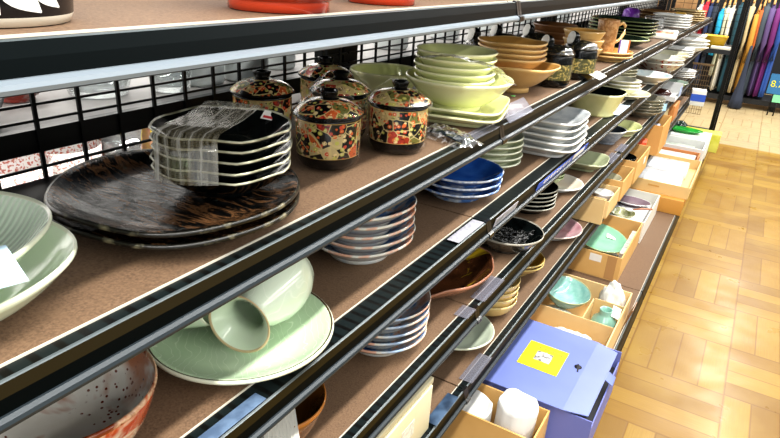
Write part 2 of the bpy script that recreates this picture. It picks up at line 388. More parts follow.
dish('black_bowl', bowl_prof(.06, .06, .032, .006, .004, 2), [m_blk] * 3, -.41, .82, z, 'small black bowl on the top shelf before the rail joint', 'bowl')

# ------------------------------------------------------------------ second shelf, first bay
z = DK['A']
def flute(n, amp): return lambda a, t, r, zz: amp * cos(n * a) * min(1, r / .05) if t > .45 else 0
lob = lambda a, t, r, zz: 1 + .04 * cos(6 * a)
dish('serving_bowl', bowl_prof(.084, .034, .04, .006, .004, 2.2), [m_cel, m_cel, m_celw], -.414, .143, z, 'larger celadon bowl under the ribbed celadon plate, at left edge', 'bowl', rf=lambda a, t, r, zz: 1 + .015 * cos(5 * a + 1))
p = empty('fluted_plate', (-.424, .136, z + .0225), 'ribbed celadon plate with a pale blue price slip, at left edge', 'plate')
k_ = k = NT('celadon_ribbed'); X = k.xyz(); s_ = k.math('SINE', k.math('MULTIPLY', k.math('ADD', X[0], k.math('MULTIPLY', X[1], .35)), 1100))
k.set('Base Color', k.mix(k.ramp(s_, [(.2, (0, 0, 0)), (.9, (.6, .6, .6))]), 'D6E8D2', 'BEDABC')); k.set('Roughness', .15); k.bump(s_, .35, .002); m_rib = k.m
MB().lathe(bowl_prof(.083, .030, .04, .005, .0035, 2.4), 80, 0, lambda a, t, r, zz: 1 + .02 * cos(5 * a)).obj('plate_body', [m_cel, m_rib, m_celw], p)
MB().box(-.02, .02, -.022, .018, 0, .0006).obj('price_slip', mk('pale_blue_slip', 'C9E4F2', .5), p, (.087, .004, .0335), (.0, .16, -.25))

stack('platter', bowl_prof(.109, .018, .07, .005, .004, 1.9), [m_lacq, m_lacq, m_lrim], -.421, .351, z, 2, .0098, '{o} of the large black streaked platters under the black bowls', 'plate', 'large black platters',
      rf=lambda a, t, r, zz: 1 + .012 * cos(3 * a + .6) + .008 * cos(7 * a), zf=lambda a, t, r, zz: .002 * cos(4 * a) * max(0, r - .072) / .04, seg=96)
zb = z + .0196
bs = stack('rice_bowl', bowl_prof(.0635, .0255, .030, .004, .0019, 1.6), [m_blk, m_blk, m_blkrim], -.400, .386, zb, 5, .0092, '{o} of the five black bowls bound together with clear film', 'bowl', 'five black bowls bound with film',
           rf=lambda a, t, r, zz: octa(8, .55)(a, t, r, zz) * (1 + .012 * cos(3 * a)), zf=lambda a, t, r, zz: .0011 * cos(5 * a + .4) * max(0, r - .03) / .03, rz=.2)
# film band round the bowls
zt = zb + 4 * .0092 + .0290; dirv = math.radians(-66)
k = NT('streaky_film'); n, l = k.n, k.l
tr = n.new('ShaderNodeBsdfTransparent'); gl = n.new('ShaderNodeBsdfGlossy'); gl.inputs['Roughness'].default_value = .15; df = n.new('ShaderNodeBsdfDiffuse')
cA = k.noise(1, 4, .6, src=k.map((9, 170, 9))); l.new(k.ramp(cA, [(.4, '9A8A58'), (.62, 'E4E2DA')]), df.inputs[0])
m1 = n.new('ShaderNodeMixShader'); m2 = n.new('ShaderNodeMixShader'); m1.inputs[0].default_value = .16
l.new(tr.outputs[0], m1.inputs[1]); l.new(gl.outputs[0], m1.inputs[2]); l.new(k.ramp(cA, [(.38, (.06,) * 3), (.64, (.52,) * 3)]), m2.inputs[0])
l.new(m1.outputs[0], m2.inputs[1]); l.new(df.outputs[0], m2.inputs[2]); l.new(m2.outputs[0], n['Material Output'].inputs[0]); m_film = k.m
band = MB(); pr = [(.0692, -.040), (.0690, -.032), (.0675, -.018), (.0668, -.002), (.058, .0022), (.03, .001), (0, 0), (-.03, .001), (-.058, .0022), (-.0668, -.002), (-.0685, -.018), (-.0692, -.032)]
vs = []; 
for (x, zz) in pr:
    for j in range(7):
        t = -1 + j / 3; vs.append((x * (1 - .10 * t * t) if abs(x) > .05 else x, t * .028, zz + .0004 * sin(9 * x * 40 + 3 * t)))
fs = [(i * 7 + j, i * 7 + j + 1, (i + 1) * 7 + j + 1, (i + 1) * 7 + j) for i in range(len(pr) - 1) for j in range(6)]
band.add(vs, fs, 0, True).obj('film_band', m_film, None, (-.4085, .382, zt), (0, 0, dirv), 'band of clear streaky film wrapped over the black bowls', 'wrap')
st = MB().box(-.009, .009, -.006, .006, 0, .0005).obj('price_sticker', m_paper, None, (-.391, .4405, zt - .0055), (.50, .10, .35), 'white price sticker with red print inside the top black bowl', 'sticker')
MB().box(-.007, .005, -.0045, -.0015, .0005, .0008).obj('red_print', m_red, st)

# lidded cups
def cup_pattern():
    k = NT('brocade_pattern'); src = k.map((1, 1, .9))
    v = k.voro(62, src=src); e = k.voro(62, 'DISTANCE_TO_EDGE', src=src)['Distance']; sep = k.n.new('ShaderNodeSeparateColor'); k.l.new(v['Color'], sep.inputs[0])
    base = k.ramp(sep.outputs[0], [(0, '0B0A08'), (.30, 'B49E6C'), (.48, '6A6834'), (.60, '9C2E20'), (.70, 'BCA878'), (.84, '12100C'), (.93, 'C05A2C')], True)
    f = k.voro(175); fsep = k.n.new('ShaderNodeSeparateColor'); k.l.new(f['Color'], fsep.inputs[0])
    fl = k.ramp(fsep.outputs[1], [(0, 'D0622E'), (.35, 'B9B45A'), (.6, 'D9C08A'), (.8, 'C2452E')], True)
    petal = k.ramp(k.math('ADD', f['Distance'], k.math('MULTIPLY', k.noise(420, 1), .22)), [(.56, (1, 1, 1)), (.60, (0, 0, 0))]); heart = k.ramp(f['Distance'], [(.12, (1, 1, 1)), (.16, (0, 0, 0))])
    on = k.ramp(fsep.outputs[0], [(.22, (0, 0, 0)), (.24, (1, 1, 1))])
    c = k.mix(k.math('MULTIPLY', petal, on), base, fl); c = k.mix(k.math('MULTIPLY', heart, on), c, 'F0DDA8')
    n = k.noise(150, 3, dist=2); c = k.mix(k.ramp(n, [(.60, (0, 0, 0)), (.63, (.8, .8, .8))]), c, '0C0B0A')
    c = k.mix(k.ramp(e, [(.02, (.9, .9, .9)), (.035, (0, 0, 0))]), c, 'C9B67E')
    k.set('Base Color', c); k.set('Roughness', .22); k.set('Coat Weight', .5); return k.m
m_bro = cup_pattern(); m_gold = mk('gold_line', 'C7A765', .3, .5); m_blackgl = mk('black_lacquer', '030303', .14, spec=.22)
def lidded_cup(x, y, zz, label, wrapped, rz=0, s=1.0, name='lidded_cup', grp='lidded cups with brocade pattern'):
    e = empty(name, (x, y, zz), label, 'cup', grp, rz); e.scale = (s, s, s * .90)
    b = [(0, .002), (.022, .002), (.0235, 0), (.026, .0005), (.031, .004), (.0345, .010), (.0362, .0175), (.0364, .0182, 2), (.0366, .019, 1), (.0372, .034, 1), (.0374, .052, 1), (.0372, .0632, 2), (.0372, .0640, 0), (.0372, .068), (.0348, .068), (.0345, .05), (.033, .02), (.025, .008), (0, .006)]
    MB().lathe(b, 56).obj('cup_body', [m_blackgl, m_bro, m_gold], e)
    L = [(.0335, .0685), (.0400, .0685), (.0412, .0695), (.0412, .0708), (.0402, .0716, 1), (.0385, .0735, 1), (.033, .0785, 1), (.024, .0838, 1), (.0125, .0866, 2), (.0115, .0868), (0, .0868)]
    lid = MB().lathe(L, 56).obj('lid', [m_blackgl, m_bro, m_gold], e)
    kp = MB().lathe([(.0075, .0866), (.0078, .089), (.0100, .0955), (.0102, .0972), (.0092, .098), (.0062, .0975), (.0056, .0955), (0, .0952)], 32, 0, sq(3.5, .4)).obj('lid_knob', m_blackgl, lid)
    if wrapped:
        MB().lathe([(.028, .0012), (.035, .003), (.0390, .012), (.0398, .03), (.0408, .055), (.0428, .068), (.0424, .0735), (.036, .081), (.026, .089), (.014, .0992), (.010, .1003), (0, .1003)], 40, 0,
                   lambda a, t, r, q: 1 + .012 * sin(7 * a + 60 * q) + .008 * sin(13 * a)).obj('plastic_wrap', m_wrap, e)
    return e
lidded_cup(-.404, .552, z, 'front lidded cup with brocade pattern in clear wrap, beside the black bowls', True, .3)
lidded_cup(-.374, .661, z, 'lidded cup with brocade pattern in clear wrap, next to the yellow-green bowls', True, 2.0)
lidded_cup(-.531, .582, z, 'unwrapped lidded brocade cup in the shade right behind the black bowls', False, 1.1)
lidded_cup(-.462, .657, z, 'wrapped lidded brocade cup directly behind the front one', True, 3.0)
lidded_cup(-.545, .735, z, 'lidded brocade cup farthest back, by the black upright', False, 4.0)

# packet of small forks
_d = W(470, 146, z) - W(430, 131, z)
e = empty('cutlery_packet', W(448, 139, z), 'small clear bag of dark cutlery lying at the shelf edge', 'packet', rz=math.atan2(_d.y, _d.x) - pi / 2); e.scale = (1.25, 1.15, 1.3)
for j in range(4): MB().tube([(-.006 + j * .004, -.026, .004), (-.006 + j * .004, .0, .006), (-.005 + j * .0035, .024, .004)], .0016, 6).obj('fork', mk('dark_blue_handle', '223038', .3), e)
bm = bmesh.new(); bmesh.ops.create_grid(bm, x_segments=16, y_segments=22, size=1)
for v in bm.verts:
    x, y = v.co.x, v.co.y; v.co = Vector((x * .021, y * .040, .0012 + .011 * (1 - x * x) * (1 - y * y) ** .5 + .0025 * sin(9 * x + 5 * y) * sin(7 * y - 2 * x) * (1 - x * x)))
MB().bm(bm, 0, True).obj('plastic_bag', m_bag, e)

# yellow-green set
m_yg = glaze('yellow_green', 'E4E8AE', 'E9ECB8', 16); m_ygr = glaze('yellow_green_rim', 'ECEBBE'); m_ygd = glaze('yellow_green_inside', 'DADF98', 'E1E5A6', 14)
def rim_up(a, t, r, zz): return 0
stack('square_plate', bowl_prof(.078, .017, .05, .005, .0035, 1.6), [m_yg, m_ygd, m_ygr], -.388, .872, z, 2, .0108, '{o} yellow-green square plate under the yellow-green bowls', 'plate', 'yellow-green square plates', rf=sq(6), rz=.25, seg=96)
sqr = .0
dish('serving_bowl', bowl_prof(.083, .046, .038, .007, .0035, 1.5), [m_yg, m_ygd, m_ygr], -.385, .862, z + .0202, 'large yellow-green bowl standing on the square plates', 'bowl', rf=lambda a, t, r, q: 1 + .006 * cos(4 * a + .5))
stack('rice_bowl', bowl_prof(.062, .032, .026, .005, .003, 1.6), [m_yg, m_ygd, m_ygr], -.392, .858, z + .0348, 5, .0098, '{o} of the five yellow-green bowls nested in the large one', 'bowl', 'five nested yellow-green bowls')
dish('serving_bowl', bowl_prof(.060, .055, .03, .007, .0035, 1.4), [m_yg, m_ygd, m_ygr], -.528, .880, z, 'yellow-green bowl at the back behind the nested ones', 'bowl')
MB().box(-.011, .011, -.0004, .0004, 0, .022).obj('green_tag', mk('lime_tag', 'A6E03A', .5), None, (-.475, .775, z), (0, 0, .3), 'small lime green tag standing behind the lidded cups', 'tag')
def ribbon(name, pts, wd, m, label, cat):
    vs = []; n = 10
    for i in range(len(pts) - 1):
        for j in range(n + (i == len(pts) - 2)):
            t = j / n; p = pts[i].lerp(pts[i + 1], t); d = (pts[i + 1] - pts[i]); sd = Vector((-d.y, d.x, 0)).normalized()
            for q in range(5): vs.append(p + sd * wd * (q / 4 - .5) + Vector((0, 0, .0007 * sin(5 * (i + t) * 3 + q * 2))))
    r_ = len(vs) // 5; fs = [(i * 5 + q, i * 5 + q + 1, i * 5 + q + 6, i * 5 + q + 5) for i in range(r_ - 1) for q in range(4)]
    return MB().add(vs, fs, 0, True).obj(name, m, None, label=label, cat=cat)
ribbon('film_band', [W(418, 57, 1.0675), W(452, 55, 1.0675), W(492, 66, 1.0675), W(512, 85, 1.024)], .015, clear('pale_film', gloss=.08, haze=.75, wr=38, hc='F0F0EA'), 'strip of clear film over the nested yellow-green bowls', 'wrap')
MB().lathe([(0, 0), (.004, 0), (.004, .0005), (0, .0006)], 16).obj('green_sticker', mk('leaf_green_dot', '2E7A2A', .4), None, W(513, 96, z + .0295), label='tiny green dot sticker on the corner of a yellow-green square plate', cat='sticker')

# tan bowls
m_tan = glaze('tan_wood_glaze', 'D2AA6A', 'DCB87A', 25, rough=.3); m_tani = glaze('tan_inside', 'B8863E', 'C6944C', 25, rough=.3)
tri = lambda a, t, r, q: 1 + .022 * cos(4 * a)
dish('serving_bowl', bowl_prof(.083, .052, .03, .010, .004, 1.35), [m_tan, m_tani, m_tan], -.402, 1.165, z, 'large tan bowl with pointed rim under four smaller ones', 'bowl', rf=tri, zf=lambda a, t, r, q: .0015 * cos(4 * a) * max(0, r - .03) / .05, rz=.35)
stack('rice_bowl', bowl_prof(.066, .034, .024, .005, .0035, 1.5), [m_tan, m_tani, m_tan], -.416, 1.168, z + .030, 4, .0096, '{o} of the four tan bowls in the large tan bowl', 'bowl', 'four nested tan bowls', rf=tri, zf=lambda a, t, r, q: .0012 * cos(4 * a) * max(0, r - .03) / .05, rz=.35)
# wrapped dark jars, each with a black ladle on top
def jar(x, y, L):
    e = empty('lidded_jar', (x, y, z), L, 'jar', 'wrapped dark jars')
    MB().lathe([(0, .002), (.024, .002), (.028, 0), (.035, .006), (.0365, .014), (.0366, .016, 1), (.0366, .045, 1), (.0366, .047), (.036, .062), (.034, .066), (0, .066)], 40).obj('jar_body', [m_blackgl, mk('olive_floral', '45441F', .4, c2='B49E5C', sc=170, lo=.5, hi=.6)], e)
    MB().lathe([(.030, .0662), (.037, .0662), (.0375, .069), (.030, .077), (.018, .082), (0, .084)], 40, 0).obj('lid', mk('dark_floral', '24221C', .16, c2='7A6C42', sc=90, lo=.58, hi=.72, coat=.5), e)
    MB().lathe([(.03, .001), (.038, .004), (.0395, .02), (.0400, .06), (.0392, .071), (.031, .080), (.017, .0865), (0, .088)], 36, 0, lambda a, t, r, q: 1 + .012 * sin(9 * a + 50 * q)).obj('plastic_wrap', m_wrap, e)
    ld = MB().lathe([(0, .022), (.005, .0215), (.0095, .018), (.0120, .011), (.0122, .004), (.0116, .0006), (.0112, 0, 1), (.0105, -.0004, 1), (0, -.0012, 1)], 28, 0, lambda a, t, r, q: 1 + .28 * abs(sin(a))).obj('ladle', [m_blackgl, mk('white_ladle_face', 'F2F0EA', .5)], e, (-.022, -.018, .0885))
    ld.rotation_euler = Vector((.50, .80, -.28)).to_track_quat('Z', 'Y').to_euler()
    return e
jar(-.362, 1.285, 'wrapped dark jar with floral band, nearer of the two after the tan bowls'); jar(-.346, 1.425, 'wrapped dark jar with floral band, farther of the two after the tan bowls')
jar(-.520, 1.270, 'dark jar at the back, showing its white ladle behind the yellow-green bowls'); jar(-.515, 1.385, 'dark jar at the back, its ladle just above the tan bowls'); jar(-.470, 1.480, 'dark jar behind the two wrapped jars, right of the tan bowls')
# ---- second shelf further down
m_brn = glaze('brown_wood', '6B4523', '7C5430', 25, rough=.35)
stack('rice_bowl', bowl_prof(.060, .05, .03, .006, .004, 1.2), [m_brn] * 3, -.50, 1.72, z, 3, .018, '{o} of the dark brown bowls behind the tan ones', 'bowl', 'dark brown bowls at the back')
stack('rice_bowl', bowl_prof(.050, .05, .028, .006, .004, 1.2), [m_tan, m_tani, m_tan], -.385, 1.585, z, 3, .020, '{o} of the tall tan bowls between the jars and the mug', 'bowl', 'tan bowls beside the mug')
stack('plate', bowl_prof(.066, .016, .04, .005, .004, 1.5), [m_tan, m_tani, m_tan], -.362, 1.80, z, 2, .0102, '{o} tan plate under the tan mug', 'plate', 'tan plates under the mug')
e = empty('mug', (-.372, 1.785, z + .0187), 'tall tan mug with a handle standing on tan plates', 'mug')
MB().lathe([(0, .002), (.021, .002), (.023, 0), (.025, .004), (.0255, .03), (.027, .07), (.0285, .088), (.0275, .0905), (.0255, .088), (.0235, .03), (.022, .008), (0, .007)], 36).obj('mug_body', mk('tan_pattern', 'B58048', .35, c2='CFA06A', sc=110, lo=.48, hi=.55), e)
MB().tube([(.020, .018, .075), (.030, .034, .082), (.036, .044, .074), (.036, .045, .055), (.030, .035, .038), (.020, .018, .03)], .0045, 8).obj('handle', m_tan, e)
e = empty('card', (-.318, 1.77, z + .0255), 'small white card with purple and orange edges before the mug', 'card', rz=.45)
MB().box(-.014, .014, -.0006, .0006, 0, .036).obj('card_sheet', m_paper, e)
MB().box(-.014, -.010, -.0009, -.0006, 0, .036).obj('purple_edge', mk('purple_print', '6A4C9C', .5), e); MB().box(.010, .014, -.0009, -.0006, 0, .036).obj('orange_edge', mk('orange_print', 'D0733C', .5), e)
m_dg = glaze('dark_green_glaze', '1C2A20', '2C3C2C', 20)
stack('square_plate', bowl_prof(.115, .022, .07, .006, .004, 1.5), [m_dg, m_dg, glaze('olive_rim', '707A50')], -.46, 2.46, z, 5, .0118, '{o} of the dark green square plates at the back', 'plate', 'dark green plates at the back', rf=sq(4), seg=48)
dish('dish', bowl_prof(.105, .028, .06, .006, .004, 1.5), [m_dg, m_dg, glaze('pale_rim', 'B9BE8E')], -.425, 2.20, z, 'dark green dish with pale rim after the tan plates', 'dish')
def tray_box(name, x0, x1, y0, y1, z0, z1, m, label, cat='box', t=.003):
    mb = MB().box(x0, x1, y0, y1, z0, z0 + t).box(x0, x0 + t, y0, y1, z0 + t, z1).box(x1 - t, x1, y0, y1, z0 + t, z1).box(x0 + t, x1 - t, y0, y0 + t, z0 + t, z1).box(x0 + t, x1 - t, y1 - t, y1, z0 + t, z1)
    return mb.obj(name, m, None, label=label, cat=cat)
e = empty('food_pack', (-.36, 2.745, z), 'flat white packet with red print lying before the white plates', 'packet', rz=.1)
MB().box(-.06, .06, -.13, .13, 0, .018, bev=.005).obj('packet_body', mk('packet_white', 'E6E2DA', .35), e)
MB().box(-.045, .045, -.09, .02, .018, .0186).obj('red_print', mk('packet_red', 'C8452E', .4, c2='E8C9A8', sc=60, lo=.45, hi=.55), e)
MB().box(-.05, .03, -.05, .05, 0, .06, bev=.006).obj('clear_box', clear('clear_box_film', gloss=.2, haze=.3, wr=30), None, (-.42, 2.96, z), (0, 0, .2), 'clear plastic box beside the white plates', 'box')
stack('oblong_plate', bowl_prof(.082, .016, .055, .005, .004, 1.4), [m_wht] * 3, -.385, 3.18, z, 5, .0115, '{o} of the white square plates near the end of second shelf', 'plate', 'white plates on the second shelf', rf=sq(5), seg=40, jit=.001)
stack('plate', bowl_prof(.085, .016, .055, .005, .004, 1.4), [glaze('beige_glaze', 'BFA77A', 'CDB88C')] * 3, -.385, 3.78, z, 5, .0115, '{o} of the beige plates at the far end of second shelf', 'plate', 'beige plates at the far end', rf=sq(4), seg=40, jit=.001)
MB().box(-.055, .055, -.05, .05, 0, .055, bev=.003).obj('yellow_box', mk('yellow_card', 'D1A32E', .5), None, (-.43, 3.58, z), (0, 0, .15), 'small yellow box between white and beige plates', 'box')
stack('dish', bowl_prof(.082, .03, .05, .006, .004, 1.4), [m_brn, m_brn, glaze('tan_rim2', 'A08458')], -.485, 3.41, z, 3, .016, '{o} of the brown dishes behind the white plates', 'dish', 'brown dishes at the far back', rf=sq(4), seg=40)
MB().lathe([(0, 0), (.03, 0), (.04, .03), (.035, .07), (.02, .08), (0, .08)], 24).obj('vase', mk('purple_glaze', '6C2E9A', .3), None, (-.555, 3.1, z), label='small purple vase at the back of second shelf', cat='vase')
# ------------------------------------------------------------------ third shelf
z = DK['B']
def rust(name, a, b, c, sc, speck=True):
    k = NT(name); n = k.noise(sc, 4, .6, dist=.6); col = k.ramp(n, [(.40, a), (.52, b), (.62, c)])
    if speck:
        v = k.voro(190)['Distance']; n2 = k.noise(30, 2)
        col = k.mix(k.math('MULTIPLY', k.ramp(v, [(.22, (1, 1, 1)), (.28, (0, 0, 0))]), k.ramp(n2, [(.5, (0, 0, 0)), (.54, (1, 1, 1))])), col, '6A2A14')
    k.set('Base Color', col); k.set('Roughness', .18); k.set('Coat Weight', .3); return k.m
dish('deep_bowl', bowl_prof(.070, .060, .034, .007, .005, 2.6), [rust('rust_outside', 'B5481E', 'D9C6AA', 'C05A2A', 22, False), rust('rust_inside', 'D6D3C8', 'DCDAD2', 'A8643A', 13), rust('rust_rim', '7A3312', 'C9A98A', 'B0511F', 40, False)],
     -.406, .207, z, 'rust and cream speckled deep bowl at bottom left under the rail', 'bowl', seg=72)
pl = dish('plate', bowl_prof(.098, .020, .062, .006, .004, 1.7), [m_celw, m_celd, m_celw], -.400, .398, z, 'large carved celadon plate with a vase lying on it', 'plate', seg=96)
MB().lathe([(.0945, .0217), (.0955, .0224), (.0965, .0226)], 96).obj('rim_line', m_iron, pl)
# vase lying on its side
A = Vector((-.373, .372, z + .0420)); Bv = Vector((-.400, .468, z + .0435)); ax = (A - Bv).normalized()
Q = ax.to_track_quat('Z', 'Y').to_euler()
e = empty('vase', Bv, 'celadon vase lying on its side with open mouth, on the carved plate', 'vase'); e.location = Bv + Vector((0, 0, .0075)); e.rotation_euler = Q; e.scale = (1.12, 1.12, 1.0)
MB().lathe([(0, -.016), (.018, -.016), (.021, -.0155), (.030, -.006), (.0345, .012), (.0350, .03), (.0325, .048), (.0255, .068), (.0185, .083), (.0178, .09), (.0215, .099), (.0285, .1060), (.0300, .1070, 2), (.0294, .1079, 2), (.0275, .1065, 1), (.0205, .0995, 1), (.0162, .091, 1), (.0158, .084, 1), (.020, .07, 1), (.028, .05, 1), (.03, .02, 1), (.02, -.008, 1), (0, -.01, 1)], 64).obj('vase_body', [m_cel2, m_cel, glaze('tan_lip', 'C9B48C')], e)
dish('teacup', bowl_prof(.030, .05, .016, .004, .003, 2.6), [m_cel, m_cel, m_celw], -.464, .343, z + .042, 'small celadon cup lying behind the vase on the plate', 'cup', rot=(1.25, 0, 2.2))

def brush(name, base='D8D6CC'):
    k = NT(name); X = k.xyz(); a = k.math('ARCTAN2', X[1], X[0]); v = k.n.new('ShaderNodeCombineXYZ')
    k.l.new(k.math('MULTIPLY', k.math('COSINE', a), 1.3), v.inputs[0]); k.l.new(k.math('MULTIPLY', k.math('SINE', a), 1.3), v.inputs[1]); k.l.new(k.math('MULTIPLY', X[2], 12), v.inputs[2])
    n = k.noise(1.6, 3, src=v.outputs[0], dist=.4)
    k.set('Base Color', k.ramp(n, [(.30, '86A2C4'), (.40, 'AFC0D2'), (.46, base), (.53, base), (.58, 'D8AE98'), (.72, 'C98E74')])); k.set('Roughness', .16); k.set('Coat Weight', .3); return k.m
def brushin(name):
    k = NT(name); n = k.noise(26, 4, .6, dist=.8); k.set('Base Color', k.ramp(n, [(.36, '3A62A0'), (.46, '6A8FC0'), (.54, 'B9C8D6'), (.6, 'D8AE98'), (.68, 'C07C60')])); k.set('Roughness', .15); return k.m
m_br, m_bri = brush('blue_rust_brush'), brushin('blue_rust_inside')
m_brx = mk('off_white_glaze', 'E8E7DE', .16, c2='C9D6E0', sc=22, lo=.45, hi=.7, coat=.3)
stack('dish', bowl_prof(.0765, .030, .043, .006, .0035, 1.35), [m_brx, m_bri, m_br], -.420, .655, z, 5, .0132, '{o} of the five blue and rust brushed dishes on the third shelf', 'dish', 'blue and rust dishes on the third shelf', zf=lambda a, t, r, q: .002 * cos(3 * a) * max(0, r - .04) / .04)
m_blu = glaze('cobalt', '1C4A9E', '2E62B4', 35); m_blo = mk('cobalt_wash', 'C9D2DC', .16, c2='4E78B8', sc=38, lo=.42, hi=.62, coat=.3)
stack('dish', bowl_prof(.077, .024, .043, .006, .0035, 1.35), [m_blo, m_blu, mk('white_blue_rim', 'D9DEE4', .2, c2='5A80BC', sc=60)], -.409, .957, z, 3, .0132, '{o} of the three cobalt blue scalloped dishes', 'dish', 'cobalt blue dishes', rf=lambda a, t, r, q: 1 + .018 * abs(cos(6 * a)), seg=96)
m_gw = glaze('green_white', 'CFD6B4', 'D9DEC4', 20)
stack('plate', bowl_prof(.068, .020, .04, .005, .0035, 1.4), [m_gw, m_gw, m_celw], -.430, 1.15, z, 5, .0125, '{o} of the pale green plates half hidden behind the second rail', 'plate', 'pale green plates behind the rail')
m_mar = mk('grey_marble_glaze', 'B9C0C4', .15, c2='E2E5E4', sc=26, lo=.38, hi=.62, det=5, coat=.3)
stack('square_plate', bowl_prof(.094, .024, .064, .006, .004, 1.25), [m_wht, m_mar, m_wht], -.388, 1.362, z, 5, .0150, '{o} of the five grey-white square plates', 'plate', 'grey-white square plates', rf=sq(4.5), rz=.05, seg=96)
dish('deep_bowl', bowl_prof(.082, .064, .062, .006, .005, .9), [mk('pale_lime', 'D6D698', .3, c2='DEDDA4', sc=30, bump=.3, bsc=90), m_blk, mk('pale_lime_rim', 'E4E3B4', .3)], -.385, 1.86, z, 'yellow-green straight-sided bowl with black inside', 'bowl', rf=sq(3), seg=72)
m_cream = glaze('cream', 'D8D4B4', 'E1DEC4', 20)
dish('plate', bowl_prof(.085, .016, .05, .005, .0035, 1.4), [m_cream] * 3, -.362, 2.19, z, 'cream plate with small triangular dishes, after the black-inside bowl', 'plate')
stack('triangular_dish', bowl_prof(.058, .024, .03, .005, .0035, 1.4), [m_cream, m_cream, m_wht], -.375, 2.185, z + .0095, 3, .0115, '{o} triangular cream dish on the cream plate', 'dish', 'triangular cream dishes', rf=lambda a, t, r, q: 1 + .1 * cos(3 * a))
stack('plate', bowl_prof(.085, .02, .05, .005, .0035, 1.4), [m_cream] * 3, -.452, 2.40, z, 5, .0115, '{o} of the cream plates behind the pale blue bowl', 'plate', 'cream plates behind pale blue bowl')
dish('serving_bowl', bowl_prof(.085, .034, .04, .006, .004, 1.5), [m_iv, mk('blue_white_in', 'B9CDD2', .2, c2='D9E0DC', sc=25), m_wht], -.348, 2.56, z, 'white bowl with pale blue inside on the third shelf', 'bowl')
m_rp = mk('red_flower_glaze', 'D9D6CC', .2, c2='A8432E', sc=60, lo=.55, hi=.6, coat=.3)
stack('serving_bowl', bowl_prof(.10, .045, .05, .006, .004, 1.4), [m_rp, m_iv, m_iv], -.365, 2.90, z, 2, .018, '{o} white bowl with red flower marks on the third shelf', 'bowl', 'bowls with red flower marks')
dish('serving_bowl', bowl_prof(.105, .05, .05, .006, .004, 1.4), [m_cream] * 3, -.385, 3.22, z, 'cream bowl beyond the red flowered bowls', 'bowl')
stack('oblong_plate', bowl_prof(.085, .018, .06, .005, .004, 1.4), [m_wht] * 3, -.375, 3.52, z, 4, .0105, '{o} of the white oblong plates on the third shelf', 'plate', 'white oblong plates on the third shelf', rf=sq(4), seg=40)
stack('angular_bowl', bowl_prof(.085, .035, .035, .006, .004, 1.3), [m_wht] * 3, -.355, 3.86, z, 3, .018, '{o} of the white angular bowls near the end of third shelf', 'bowl', 'white angular bowls', rf=sq(6), rz=.6, seg=40)
dish('deep_bowl', bowl_prof(.075, .07, .04, .006, .004, 1.3), [m_wht] * 3, -.37, 4.18, z, 'white deep bowl at the very end of the third shelf', 'bowl', rf=sq(5), seg=40)

# ------------------------------------------------------------------ fourth shelf
z = DK['C']
m_amb = mk('amber_brown', '5A3416', .14, c2='8E5A22', sc=30, coat=.4)
dish('deep_bowl', bowl_prof(.064, .062, .03, .006, .005, 2.0), [m_amb, mk('amber_dark_in', '2E1C0C', .14, c2='7E4E1A', sc=25, coat=.4), mk('amber_rim', 'A8692A', .2)], -.398, .442, z, 'brown glazed bowl with a folded paper, bottom edge of the photo', 'bowl')
bm = bmesh.new(); bmesh.ops.create_grid(bm, x_segments=20, y_segments=4, size=1)
for v in bm.verts: v.co = Vector((v.co.x * .022, v.co.y * .045, .0022 * (1 if int((v.co.x + 1) * 10 + .5) % 2 else -1)))
MB().bm(bm, 0).obj('paper_sheet', m_paper, None, (-.368, .416, z + .074), (.15, .28, .85), 'pleated white paper lying on the brown bowl', 'paper')
stack('dish', bowl_prof(.076, .030, .044, .006, .0035, 1.35), [m_brx, m_bri, m_br], -.402, .692, z, 5, .0136, '{o} of the five blue and rust brushed dishes on the fourth shelf', 'dish', 'blue and rust dishes on the fourth shelf', rz=1.2)
k = NT('amber_leaf_glaze'); n_ = k.noise(11, 4, .65, dist=1.2); n2 = k.noise(40, 3)
c_ = k.mix(k.ramp(n_, [(.55, (0, 0, 0)), (.60, (1, 1, 1))]), k.ramp(n2, [(.3, '2A160A'), (.7, '55311A')]), 'B09420'); k.set('Base Color', c_); k.set('Roughness', .12); k.set('Coat Weight', .4)
o = dish('leaf_dish', bowl_prof(.084, .030, .045, .005, .0045, 1.7), [mk('brown_pink_glaze', '8A5A44', .2, c2='A8775C', sc=20, coat=.3), k.m, mk('pinkish_rim', '9A6A52', .25)], -.402, .928, z, 'brown leaf shaped dish with yellow splash on the fourth shelf', 'dish',
         rf=lambda a, t, r, q: 1 + .05 * cos(2 * a) + .025 * cos(5 * a + .5), zf=lambda a, t, r, q: (.007 * cos(2 * a + 1) + .002 * cos(7 * a)) * max(0, r - .054) / .03, seg=80)
o.scale = (.96, 1.6, 1.1)
e = empty('serving_bowl', (-.363, 1.145, z), 'black bowl with clear film inside on the fourth shelf', 'bowl')
MB().lathe(bowl_prof(.076, .040, .036, .006, .004, 1.7), 56).obj('bowl_body', [mk('grey_brown_wash', '6E675C', .25, c2='34302A', sc=24, coat=.3), m_blk, mk('grey_rim', '9C988C', .25)], e)
bm = bmesh.new(); bmesh.ops.create_grid(bm, x_segments=18, y_segments=14, size=1)
for v in bm.verts:
    x, y = v.co.x, v.co.y; v.co = Vector((x * .048, y * .040, .036 - .008 * (1 - x * x) + .003 * sin(11 * x + 4 * y) * cos(6 * y)))
MB().bm(bm, 0, True).obj('film_sheet', m_bag, e)
stack('plate', bowl_prof(.068, .020, .042, .005, .003, 1.4), [m_blk, m_blk, mk('grey_thin_rim', 'A9A89C', .25)], -.403, 1.395, z, 5, .0105, '{o} of the small black plates on the fourth shelf', 'plate', 'small black plates on the fourth shelf')
dish('plate', bowl_prof(.074, .016, .045, .005, .0035, 1.4), [m_wht, mk('pink_cream', 'D5C6B4', .18, c2='DCD4C4', sc=12), m_wht], -.392, 1.60, z, 'cream plate holding a small green bowl on the fourth shelf', 'plate')
